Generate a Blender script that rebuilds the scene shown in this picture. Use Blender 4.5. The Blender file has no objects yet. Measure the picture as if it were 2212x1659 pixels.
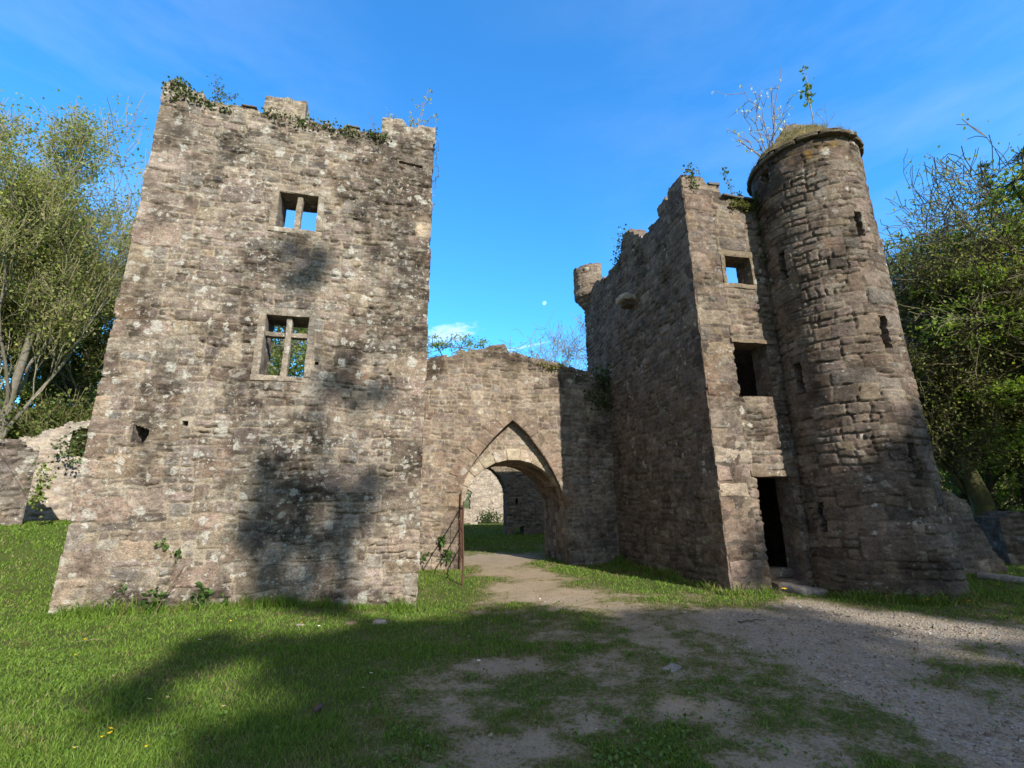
import bpy, math, random
import numpy as np

SC = bpy.context.scene
COL = SC.collection
PI = math.pi

# ------------------------------------------------------------------ camera, sky, sun, exposure
cam_d = bpy.data.cameras.new('camera')
cam = bpy.data.objects.new('camera', cam_d)
COL.objects.link(cam)
cam_d.sensor_width = 36.0
cam_d.lens = 36.0 * 1000.0 / 2212.0
cam_d.clip_start = 0.05
cam_d.clip_end = 9000.0
from mathutils import Matrix, Vector
cam.matrix_world = (Matrix.Translation((0, 0, 1.6)) @ Matrix.Rotation(PI / 2 + 0.2547, 4, 'X')
                    @ Matrix.Rotation(-0.0121, 4, 'Z'))
SC.camera = cam

SUN_H = np.array([0.494, -0.870])          # horizontal direction towards the sun
SUN_EL = math.radians(31.3)
TANEL = math.tan(SUN_EL)
sun_d = bpy.data.lights.new('sun', 'SUN')
sun_d.energy = 5.0
sun_d.angle = math.radians(0.53)
sun_d.color = (1.0, 0.94, 0.84)
sun = bpy.data.objects.new('sun', sun_d)
COL.objects.link(sun)
tosun = Vector((SUN_H[0] * math.cos(SUN_EL), SUN_H[1] * math.cos(SUN_EL), math.sin(SUN_EL)))
sun.rotation_euler = tosun.to_track_quat('Z', 'Y').to_euler()
sun.location = (20, -35, 30)

world = bpy.data.worlds.new('World')
SC.world = world
world.use_nodes = True


def build_world():
    nt = world.node_tree
    N, L = nt.nodes, nt.links
    N.clear()
    out = N.new('ShaderNodeOutputWorld')
    bg = N.new('ShaderNodeBackground')
    bg.inputs['Strength'].default_value = 0.115
    sky = N.new('ShaderNodeTexSky')
    sky.sky_type = 'NISHITA'
    sky.sun_disc = False
    sky.sun_elevation = SUN_EL
    sky.sun_rotation = math.atan2(SUN_H[0], SUN_H[1])
    sky.air_density = 1.0
    sky.dust_density = 0.35
    sky.ozone_density = 2.2
    hsv = N.new('ShaderNodeHueSaturation')
    hsv.inputs['Saturation'].default_value = 1.12
    hsv.inputs['Value'].default_value = 1.35
    L.new(sky.outputs[0], hsv.inputs['Color'])
    tint = N.new('ShaderNodeMixRGB'); tint.blend_type = 'MULTIPLY'; tint.inputs['Fac'].default_value = 1.0
    tint.inputs['Color2'].default_value = (0.50, 1.30, 1.72, 1)
    L.new(hsv.outputs[0], tint.inputs['Color1'])
    tc = N.new('ShaderNodeTexCoord')

    def vm(op, a, b=None):
        n = N.new('ShaderNodeVectorMath'); n.operation = op
        L.new(a, n.inputs[0])
        if b is not None: n.inputs[1].default_value = b
        return n
    def ma(op, a, b, clamp=False):
        n = N.new('ShaderNodeMath'); n.operation = op; n.use_clamp = clamp
        for i, v in enumerate((a, b)):
            if hasattr(v, 'links') or hasattr(v, 'is_linked'): L.new(v, n.inputs[i])
            else: n.inputs[i].default_value = v
        return n.outputs[0]
    d = tc.outputs['Generated']
    # one small white cloud low over the gate, wisps high on the left and right, one thin trail
    def blob(c, ax, ay, sx, sy):
        s = vm('SUBTRACT', d, c)
        x = vm('DOT_PRODUCT', s.outputs[0], ax).outputs['Value']
        y = vm('DOT_PRODUCT', s.outputs[0], ay).outputs['Value']
        x2 = ma('POWER', ma('ABSOLUTE', ma('DIVIDE', x, sx), 0), 2.0)
        y2 = ma('POWER', ma('ABSOLUTE', ma('DIVIDE', y, sy), 0), 2.0)
        return ma('SUBTRACT', 1.0, ma('ADD', x2, y2), True)
    def noise(scale, detail, stretch):
        mp = N.new('ShaderNodeMapping'); mp.inputs['Scale'].default_value = stretch
        mp.inputs['Rotation'].default_value = (0, 0.25, 0)
        L.new(d, mp.inputs[0])
        n = N.new('ShaderNodeTexNoise'); n.inputs['Scale'].default_value = scale
        n.inputs['Detail'].default_value = detail; n.inputs['Roughness'].default_value = 0.6
        L.new(mp.outputs[0], n.inputs['Vector'])
        return n.outputs['Fac']
    n1 = noise(34, 7, (1, 1, 2.6))
    m1 = ma('MULTIPLY', blob((-0.135, 0.923, 0.352), (0.97, 0, 0.24), (-0.24, 0, 0.97), 0.085, 0.03), 2.2)
    f1 = ma('MULTIPLY', ma('SUBTRACT', ma('ADD', n1, ma('MULTIPLY', m1, 0.15)), 0.62, True), 4.0, True)
    f1 = ma('MULTIPLY', ma('MULTIPLY', f1, ma('MULTIPLY', m1, 0.9, True)), 0.45)
    n2 = noise(3.0, 5, (1.0, 1.0, 3.5))
    m2 = blob((-0.56, 0.60, 0.57), (0.8, 0.6, 0), (0.3, -0.3, 0.9), 0.42, 0.40)
    m3 = blob((0.62, 0.62, 0.47), (0.7, -0.7, 0), (0.3, 0.3, 0.9), 0.5, 0.3)
    f2 = ma('MULTIPLY', ma('MULTIPLY', ma('SUBTRACT', n2, 0.40, True), ma('ADD', m2, ma('MULTIPLY', m3, 0.9))), 0.34, True)
    m4 = blob((0.022, 0.945, 0.327), (0.985, 0, 0.17), (-0.17, 0, 0.985), 0.075, 0.0035)
    f4 = ma('MULTIPLY', m4, 0.28)
    fac = ma('ADD', ma('ADD', f1, f2, True), f4, True)
    mix = N.new('ShaderNodeMixRGB')
    L.new(fac, mix.inputs['Fac'])
    # unseen warm cloud, added behind and above the viewer to brighten the shade
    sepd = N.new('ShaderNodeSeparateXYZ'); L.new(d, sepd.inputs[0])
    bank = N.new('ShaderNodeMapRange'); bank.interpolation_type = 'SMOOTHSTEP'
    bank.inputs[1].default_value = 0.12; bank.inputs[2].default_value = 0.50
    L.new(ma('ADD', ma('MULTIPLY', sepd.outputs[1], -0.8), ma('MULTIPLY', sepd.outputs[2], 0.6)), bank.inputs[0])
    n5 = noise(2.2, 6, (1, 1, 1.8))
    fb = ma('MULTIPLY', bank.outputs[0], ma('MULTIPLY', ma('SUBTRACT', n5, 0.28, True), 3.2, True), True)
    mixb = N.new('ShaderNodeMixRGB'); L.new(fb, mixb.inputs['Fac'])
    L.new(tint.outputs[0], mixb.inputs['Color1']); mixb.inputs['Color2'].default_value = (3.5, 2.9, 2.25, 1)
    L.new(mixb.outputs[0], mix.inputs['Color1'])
    mix.inputs['Color2'].default_value = (7.4, 7.7, 8.0, 1)
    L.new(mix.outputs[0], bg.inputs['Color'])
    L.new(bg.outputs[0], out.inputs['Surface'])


build_world()
SC.view_settings.view_transform = 'Standard'
SC.view_settings.look = 'None'
SC.view_settings.exposure = 0.68
SC.view_settings.gamma = 1.0

# ------------------------------------------------------------------ helpers


def tag(o, label=None, cat=None, group=None, kind=None):
    if label: o['label'] = label
    if cat: o['category'] = cat
    if group: o['group'] = group
    if kind: o['kind'] = kind
    return o


def empty(name, loc, label, cat, group=None):
    o = bpy.data.objects.new(name, None)
    COL.objects.link(o)
    o.location = loc
    return tag(o, label, cat, group)


def link(name, me, parent=None, mat=None):
    o = bpy.data.objects.new(name, me)
    COL.objects.link(o)
    if mat: me.materials.append(mat)
    if parent is not None:
        o.parent = parent
        o.matrix_parent_inverse = Matrix.Translation(-Vector(parent.location))
    return o


def np_mesh(name, V, polys, cols=None, smooth=True):
    """polys: list of int arrays (n,k), k may differ between arrays"""
    V = np.asarray(V, np.float32)
    me = bpy.data.meshes.new(name)
    me.vertices.add(len(V))
    me.vertices.foreach_set('co', V.ravel())
    polys = [np.asarray(p, np.int32) for p in polys if len(p)]
    loops = np.concatenate([p.ravel() for p in polys])
    tot = np.concatenate([np.full(len(p), p.shape[1], np.int32) for p in polys])
    start = np.concatenate([[0], np.cumsum(tot)[:-1]]).astype(np.int32)
    me.loops.add(len(loops))
    me.loops.foreach_set('vertex_index', loops)
    me.polygons.add(len(tot))
    me.polygons.foreach_set('loop_start', start)
    try: me.polygons.foreach_set('loop_total', tot)
    except Exception: pass
    me.polygons.foreach_set('use_smooth', np.full(len(tot), smooth, bool))
    if cols is not None:
        at = me.attributes.new('Col', 'FLOAT_COLOR', 'POINT')
        c = np.ones((len(V), 4), np.float32)
        c[:, :3] = cols
        at.data.foreach_set('color', c.ravel())
    me.update(calc_edges=True)
    me.validate()
    return me


class Soup:
    """collects vertices and faces of ONE mesh"""
    def __init__(s):
        s.V, s.C, s.P, s.n = [], [], {}, 0
    def add(s, V, F, C):
        V = np.asarray(V, float); F = np.asarray(F, int)
        C = np.broadcast_to(np.asarray(C, float), (len(V), 3))
        s.V.append(V); s.C.append(C)
        s.P.setdefault(F.shape[1], []).append(F + s.n)
        s.n += len(V)
    def mesh(s, name, smooth=True):
        return np_mesh(name, np.concatenate(s.V), [np.concatenate(f) for f in s.P.values()], np.concatenate(s.C), smooth)
    def obj(s, name, mat, parent=None, smooth=True):
        return link(name, s.mesh(name, smooth), parent, mat)


def vnoise(x, y, seed):
    """smooth value noise in -1..1"""
    r = np.random.RandomState(seed % 100000)
    T = r.rand(256, 256) * 2 - 1
    xi = np.floor(x).astype(int); yi = np.floor(y).astype(int)
    fx = x - xi; fy = y - yi
    fx = fx * fx * (3 - 2 * fx); fy = fy * fy * (3 - 2 * fy)
    a = T[xi & 255, yi & 255]; b = T[(xi + 1) & 255, yi & 255]
    c = T[xi & 255, (yi + 1) & 255]; d = T[(xi + 1) & 255, (yi + 1) & 255]
    return (a * (1 - fx) + b * fx) * (1 - fy) + (c * (1 - fx) + d * fx) * fy


def fbm(x, y, seed, octv=4, gain=0.5):
    s = 0; a = 1.0; t = 0
    for k in range(octv):
        s = s + a * vnoise(x * 2 ** k + 17.3 * k, y * 2 ** k + 9.1 * k, seed + k * 31)
        t += a; a *= gain
    return s / t


def sstep(a, b, x):
    t = np.clip((x - a) / (b - a), 0, 1)
    return t * t * (3 - 2 * t)

# ------------------------------------------------------------------ materials


def newmat(name):
    m = bpy.data.materials.new(name)
    m.use_nodes = True
    nt = m.node_tree
    nt.nodes.clear()
    return m, nt, nt.nodes, nt.links


def mth(N, L, op, a, b=0.0, clamp=False):
    n = N.new('ShaderNodeMath'); n.operation = op; n.use_clamp = clamp
    for i, v in enumerate((a, b)):
        if isinstance(v, (int, float)): n.inputs[i].default_value = v
        else: L.new(v, n.inputs[i])
    return n.outputs[0]


def tex(N, L, kind, vec, scale, detail=4, rough=0.55, **kw):
    n = N.new('ShaderNodeTex' + kind)
    n.inputs['Scale'].default_value = scale
    if kind == 'Noise':
        n.inputs['Detail'].default_value = detail
        n.inputs['Roughness'].default_value = rough
    L.new(vec, n.inputs['Vector'])
    return n


def mixc(N, L, mode, fac, a, b):
    n = N.new('ShaderNodeMixRGB'); n.blend_type = mode
    for i, v in enumerate((fac, a, b)):
        if isinstance(v, (int, float)): n.inputs[i].default_value = v
        elif isinstance(v, tuple): n.inputs[i].default_value = v + (1,)
        else: L.new(v, n.inputs[i])
    return n.outputs[0]


def ramp(N, L, v, a, b):
    n = N.new('ShaderNodeMapRange'); n.clamp = True
    n.inputs[1].default_value = a; n.inputs[2].default_value = b
    L.new(v, n.inputs[0])
    return n.outputs[0]


def stone_mat(name, lichen=0.5, moss=0.2, tint=(1, 1, 1), bump=0.5, contrast=1.0):
    m, nt, N, L = newmat(name)
    out = N.new('ShaderNodeOutputMaterial')
    bs = N.new('ShaderNodeBsdfPrincipled')
    bs.inputs['Roughness'].default_value = 0.93
    bs.inputs['Specular IOR Level'].default_value = 0.18
    at = N.new('ShaderNodeAttribute'); at.attribute_name = 'Col'
    tc = N.new('ShaderNodeTexCoord'); ob = tc.outputs['Object']
    mp = N.new('ShaderNodeMapping'); mp.inputs['Scale'].default_value = (1, 1, 1.7)
    L.new(ob, mp.inputs[0])
    st = mp.outputs[0]
    n_big = tex(N, L, 'Noise', ob, 1.3, 4).outputs['Fac']
    n_mid = tex(N, L, 'Noise', st, 7, 7, 0.65).outputs['Fac']
    n_fin = tex(N, L, 'Noise', st, 34, 6, 0.7).outputs['Fac']
    n_spk = tex(N, L, 'Noise', ob, 120, 3, 0.6).outputs['Fac']
    v = mth(N, L, 'MULTIPLY_ADD' if False else 'MULTIPLY', mth(N, L, 'SUBTRACT', n_mid, 0.5), 1.5 * contrast)
    v = mth(N, L, 'ADD', v, mth(N, L, 'MULTIPLY', mth(N, L, 'SUBTRACT', n_fin, 0.5), 2.1 * contrast))
    v = mth(N, L, 'ADD', v, mth(N, L, 'MULTIPLY', mth(N, L, 'SUBTRACT', n_spk, 0.5), 1.6 * contrast))
    v = mth(N, L, 'ADD', v, mth(N, L, 'MULTIPLY', mth(N, L, 'SUBTRACT', n_big, 0.5), 0.5))
    v = mth(N, L, 'MAXIMUM', mth(N, L, 'ADD', v, 1.0), 0.25)
    comb = N.new('ShaderNodeCombineColor')
    for i in range(3): L.new(v, comb.inputs[i])
    c = mixc(N, L, 'MULTIPLY', 1.0, at.outputs['Color'], comb.outputs[0])
    c = mixc(N, L, 'MULTIPLY', 1.0, c, tint)
    # rusty / ochre patches that belong to the stone
    oc = ramp(N, L, tex(N, L, 'Noise', ob, 2.3, 3).outputs['Fac'], 0.60, 0.74)
    c = mixc(N, L, 'MULTIPLY', mth(N, L, 'MULTIPLY', oc, 0.55), c, (1.12, 0.90, 0.66))
    # pale lichen: round spots of several sizes
    wob = tex(N, L, 'Noise', ob, 9, 6, 0.7)
    wv = N.new('ShaderNodeVectorMath'); wv.operation = 'MULTIPLY_ADD'
    L.new(wob.outputs['Color'], wv.inputs[0]); wv.inputs[1].default_value = (0.22, 0.22, 0.22); L.new(ob, wv.inputs[2])
    fine = ramp(N, L, n_fin, 0.34, 0.56)
    for sc, th, seed in ((3.2, 0.24, 0.0), (6.5, 0.30, 3.0), (15.0, 0.30, 7.0)):
        off = N.new('ShaderNodeVectorMath'); off.operation = 'ADD'
        L.new(wv.outputs[0], off.inputs[0]); off.inputs[1].default_value = (seed, seed * 2, seed)
        vo = tex(N, L, 'Voronoi', off.outputs[0], sc)
        sep = N.new('ShaderNodeSeparateColor'); L.new(vo.outputs['Color'], sep.inputs[0])
        rad = mth(N, L, 'MULTIPLY', mth(N, L, 'POWER', sep.outputs[0], 2.0), th * 1.6)
        f = mth(N, L, 'SUBTRACT', rad, vo.outputs['Distance'])
        f = ramp(N, L, f, -0.01, 0.05)
        area = ramp(N, L, tex(N, L, 'Noise', ob, 0.9 + seed * 0.1, 3).outputs['Fac'], 0.63 - 0.34 * lichen, 0.75 - 0.34 * lichen)
        f = mth(N, L, 'MULTIPLY', mth(N, L, 'MULTIPLY', f, fine), mth(N, L, 'MULTIPLY', area, 0.85))
        c = mixc(N, L, 'MIX', f, c, (0.50, 0.49, 0.43))
    cr = ramp(N, L, tex(N, L, 'Noise', st, 5.5, 9, 0.72).outputs['Fac'], 0.585 - 0.06 * lichen, 0.655 - 0.06 * lichen)
    c = mixc(N, L, 'MIX', mth(N, L, 'MULTIPLY', cr, 0.20 + 0.38 * lichen), c, (0.42, 0.395, 0.335))
    # dark crust (black lichen and soot) with edges of its own
    dk = ramp(N, L, tex(N, L, 'Noise', ob, 2.1, 10, 0.74).outputs['Fac'], 0.53, 0.63)
    c = mixc(N, L, 'MULTIPLY', mth(N, L, 'MULTIPLY', dk, 0.62 * contrast), c, (0.42, 0.41, 0.40))
    mo = ramp(N, L, tex(N, L, 'Noise', ob, 3.1, 6, 0.65).outputs['Fac'], 0.66 - 0.1 * moss, 0.78 - 0.1 * moss)
    c = mixc(N, L, 'MIX', mth(N, L, 'MULTIPLY', mo, moss), c, (0.10, 0.105, 0.035))
    L.new(c, bs.inputs['Base Color'])
    n_iso = tex(N, L, 'Noise', ob, 19, 7, 0.7).outputs['Fac']
    h = mth(N, L, 'ADD', mth(N, L, 'MULTIPLY', n_iso, 0.55), mth(N, L, 'ADD', mth(N, L, 'MULTIPLY', n_fin, 0.30), mth(N, L, 'MULTIPLY', n_spk, 0.28)))
    bu = N.new('ShaderNodeBump'); bu.inputs['Strength'].default_value = bump; bu.inputs['Distance'].default_value = 0.06
    L.new(h, bu.inputs['Height'])
    L.new(bu.outputs[0], bs.inputs['Normal'])
    L.new(bs.outputs[0], out.inputs[0])
    return m


def leaf_mat(name, trans=0.45, rough=0.55, spec=0.3, var=0.25):
    m, nt, N, L = newmat(name)
    out = N.new('ShaderNodeOutputMaterial')
    bs = N.new('ShaderNodeBsdfPrincipled')
    bs.inputs['Roughness'].default_value = rough
    bs.inputs['Specular IOR Level'].default_value = spec
    at = N.new('ShaderNodeAttribute'); at.attribute_name = 'Col'
    tr = N.new('ShaderNodeBsdfTranslucent')
    mx = N.new('ShaderNodeMixShader'); mx.inputs[0].default_value = trans
    c = at.outputs['Color']
    L.new(c, bs.inputs['Base Color'])
    c2 = mixc(N, L, 'MULTIPLY', 1.0, c, (1.15, 1.25, 0.6))
    L.new(c2, tr.inputs['Color'])
    L.new(bs.outputs[0], mx.inputs[1]); L.new(tr.outputs[0], mx.inputs[2])
    L.new(mx.outputs[0], out.inputs[0])
    return m


def bark_mat(name, moss=0.3):
    m, nt, N, L = newmat(name)
    out = N.new('ShaderNodeOutputMaterial')
    bs = N.new('ShaderNodeBsdfPrincipled')
    bs.inputs['Roughness'].default_value = 0.9
    bs.inputs['Specular IOR Level'].default_value = 0.15
    at = N.new('ShaderNodeAttribute'); at.attribute_name = 'Col'
    tc = N.new('ShaderNodeTexCoord'); ob = tc.outputs['Object']
    n1 = tex(N, L, 'Noise', ob, 9, 6, 0.65).outputs['Fac']
    n2 = tex(N, L, 'Noise', ob, 2.2, 4).outputs['Fac']
    v = mth(N, L, 'ADD', mth(N, L, 'MULTIPLY', n1, 1.4), 0.3)
    comb = N.new('ShaderNodeCombineColor')
    for i in range(3): L.new(v, comb.inputs[i])
    c = mixc(N, L, 'MULTIPLY', 1.0, at.outputs['Color'], comb.outputs[0])
    c = mixc(N, L, 'MIX', mth(N, L, 'MULTIPLY', ramp(N, L, n2, 0.48, 0.62), moss), c, (0.11, 0.115, 0.03))
    L.new(c, bs.inputs['Base Color'])
    bu = N.new('ShaderNodeBump'); bu.inputs['Strength'].default_value = 0.6; bu.inputs['Distance'].default_value = 0.04
    L.new(n1, bu.inputs['Height']); L.new(bu.outputs[0], bs.inputs['Normal'])
    L.new(bs.outputs[0], out.inputs[0])
    return m


def ground_mat():
    m, nt, N, L = newmat('turf_and_earth')
    out = N.new('ShaderNodeOutputMaterial')
    bs = N.new('ShaderNodeBsdfPrincipled')
    bs.inputs['Roughness'].default_value = 0.95
    bs.inputs['Specular IOR Level'].default_value = 0.1
    g = N.new('ShaderNodeAttribute'); g.attribute_name = 'grass'
    r = N.new('ShaderNodeAttribute'); r.attribute_name = 'gravel'
    tc = N.new('ShaderNodeTexCoord'); ob = tc.outputs['Object']
    n1 = tex(N, L, 'Noise', ob, 2.2, 6, 0.6).outputs['Fac']
    n2 = tex(N, L, 'Noise', ob, 28, 6, 0.7).outputs['Fac']
    n3 = tex(N, L, 'Noise', ob, 7, 6, 0.7).outputs['Fac']
    vo = tex(N, L, 'Voronoi', ob, 42)
    earth = mixc(N, L, 'MIX', n1, (0.225, 0.174, 0.118), (0.345, 0.280, 0.200))
    stone = mixc(N, L, 'MIX', vo.outputs['Color'], (0.18, 0.155, 0.126), (0.41, 0.36, 0.295))
    gf = mth(N, L, 'MULTIPLY', r.outputs['Fac'], ramp(N, L, n3, 0.36, 0.56))
    c = mixc(N, L, 'MIX', gf, earth, stone)
    v = mth(N, L, 'ADD', mth(N, L, 'MULTIPLY', n2, 1.3), 0.38)
    comb = N.new('ShaderNodeCombineColor')
    for i in range(3): L.new(v, comb.inputs[i])
    c = mixc(N, L, 'MULTIPLY', 1.0, c, comb.outputs[0])
    turf = mixc(N, L, 'MIX', n3, (0.045, 0.065, 0.014), (0.085, 0.105, 0.030))
    thin = mixc(N, L, 'MIX', n2, (0.12, 0.115, 0.050), (0.17, 0.150, 0.075))
    gg = mth(N, L, 'ADD', g.outputs['Fac'], mth(N, L, 'ADD', mth(N, L, 'MULTIPLY', mth(N, L, 'SUBTRACT', n3, 0.5), 0.9), mth(N, L, 'MULTIPLY', mth(N, L, 'SUBTRACT', n2, 0.5), 1.5)))
    c = mixc(N, L, 'MIX', ramp(N, L, gg, 0.34, 0.60), c, thin)
    c = mixc(N, L, 'MIX', ramp(N, L, gg, 0.6, 0.85), c, turf)
    L.new(c, bs.inputs['Base Color'])
    h = mth(N, L, 'ADD', mth(N, L, 'MULTIPLY', n2, 0.5), mth(N, L, 'ADD', mth(N, L, 'MULTIPLY', vo.outputs['Distance'], mth(N, L, 'MULTIPLY', r.outputs['Fac'], 0.5)), mth(N, L, 'MULTIPLY', n3, 0.6)))
    bu = N.new('ShaderNodeBump'); bu.inputs['Strength'].default_value = 0.8; bu.inputs['Distance'].default_value = 0.05
    L.new(h, bu.inputs['Height']); L.new(bu.outputs[0], bs.inputs['Normal'])
    L.new(bs.outputs[0], out.inputs[0])
    return m


def plain_mat(name, col, rough=0.6, spec=0.3, noise=0.4, nscale=20):
    m, nt, N, L = newmat(name)
    out = N.new('ShaderNodeOutputMaterial')
    bs = N.new('ShaderNodeBsdfPrincipled')
    bs.inputs['Roughness'].default_value = rough
    bs.inputs['Specular IOR Level'].default_value = spec
    tc = N.new('ShaderNodeTexCoord')
    n1 = tex(N, L, 'Noise', tc.outputs['Object'], nscale, 6, 0.65).outputs['Fac']
    lo = tuple(x * (1 - noise) for x in col); hi = tuple(x * (1 + noise) for x in col)
    L.new(mixc(N, L, 'MIX', n1, lo, hi), bs.inputs['Base Color'])
    bu = N.new('ShaderNodeBump'); bu.inputs['Strength'].default_value = 0.4; bu.inputs['Distance'].default_value = 0.01
    L.new(n1, bu.inputs['Height']); L.new(bu.outputs[0], bs.inputs['Normal'])
    L.new(bs.outputs[0], out.inputs[0])
    return m


M_TOWER = stone_mat('rubble_with_lichen', lichen=0.62, moss=0.08, tint=(0.88, 0.845, 0.79), bump=0.8, contrast=1.25)
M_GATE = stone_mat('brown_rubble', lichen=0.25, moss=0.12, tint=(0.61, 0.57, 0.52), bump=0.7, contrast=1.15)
M_ROUND = stone_mat('reddish_rubble', lichen=0.22, moss=0.10, tint=(0.62, 0.575, 0.52), bump=0.75, contrast=1.15)
M_ARCH = stone_mat('pale_brown_rubble', lichen=0.35, moss=0.12, tint=(0.82, 0.765, 0.70), bump=0.7, contrast=1.15)
M_FAR = stone_mat('grey_rubble', lichen=0.5, moss=0.25, tint=(0.98, 0.96, 0.95), bump=0.6)
M_BLOCK = stone_mat('dressed_stone', lichen=0.45, moss=0.08, tint=(1, 0.96, 0.9), bump=0.45, contrast=0.8)
M_LEAF = leaf_mat('leaf')
M_IVY = leaf_mat('ivy_leaf', trans=0.2, rough=0.35, spec=0.5)
M_GRASS = leaf_mat('grass_blade', trans=0.30, rough=0.6, spec=0.2)
M_BARK = bark_mat('bark', 0.35)
M_TWIG = bark_mat('twig_bark', 0.1)
M_GROUND = ground_mat()
M_RUST = plain_mat('rusty_iron', (0.10, 0.052, 0.034), 0.85, 0.2, 0.6, 30)
M_SLATE = plain_mat('slate', (0.085, 0.08, 0.08), 0.7, 0.3, 0.5, 25)
M_PETAL_Y = plain_mat('yellow_petal', (0.75, 0.50, 0.02), 0.6, 0.2, 0.15, 60)
M_PETAL_W = plain_mat('white_petal', (0.72, 0.72, 0.70), 0.6, 0.2, 0.1, 60)
M_STEM = plain_mat('stem', (0.10, 0.15, 0.04), 0.6, 0.2, 0.2, 40)
M_WOOD = plain_mat('dead_wood', (0.22, 0.17, 0.11), 0.9, 0.1, 0.4, 30)

# ------------------------------------------------------------------ rubble masonry

PAL = np.array([(.265, .205, .175), (.300, .250, .185), (.220, .205, .190), (.165, .130, .110), (.225, .170, .135),
                (.340, .305, .255), (.245, .195, .180), (.190, .160, .135), (.285, .225, .205)])
PAL = PAL * .84 + PAL.mean(1, keepdims=True) * np.array((1.06, 1.0, .92)) * .16
MORTAR = np.array((.370, .320, .250))


def layout(W, H, rng, area=0.045, spread=0.75, tile=(1.5, 0.8), asp=1.9, hmin=0.105):
    rects = []
    def split(x0, x1, y0, y1, depth):
        w, h = x1 - x0, y1 - y0
        at = area * math.exp(rng.gauss(0, spread))
        if depth > 10 or (w * h < at and w / h < 2.9 and h < 0.42):
            rects.append((x0, x1, y0, y1)); return
        if (w / h > asp * rng.uniform(0.65, 1.35) and w > 0.2) or (h < 2 * hmin and w / h > 1.9):
            t = x0 + w * rng.uniform(0.32, 0.68)
            split(x0, t, y0, y1, depth + 1); split(t, x1, y0, y1, depth + 1)
        elif h > 2 * hmin or (h > 1.3 * hmin and rng.random() < .22):
            m = min(hmin, h * .4)
            t = y0 + m + (h - 2 * m) * rng.random()
            split(x0, x1, y0, t, depth + 1); split(x0, x1, t, y1, depth + 1)
        else:
            rects.append((x0, x1, y0, y1))
    y = 0.0
    while y < H:
        hh = tile[1] * rng.uniform(0.6, 1.3)
        x = -rng.uniform(0, tile[0])
        while x < W:
            ww = tile[0] * rng.uniform(0.5, 1.3)
            split(x, x + ww, y, y + hh, 0)
            x += ww
        y += hh
    return rects


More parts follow.
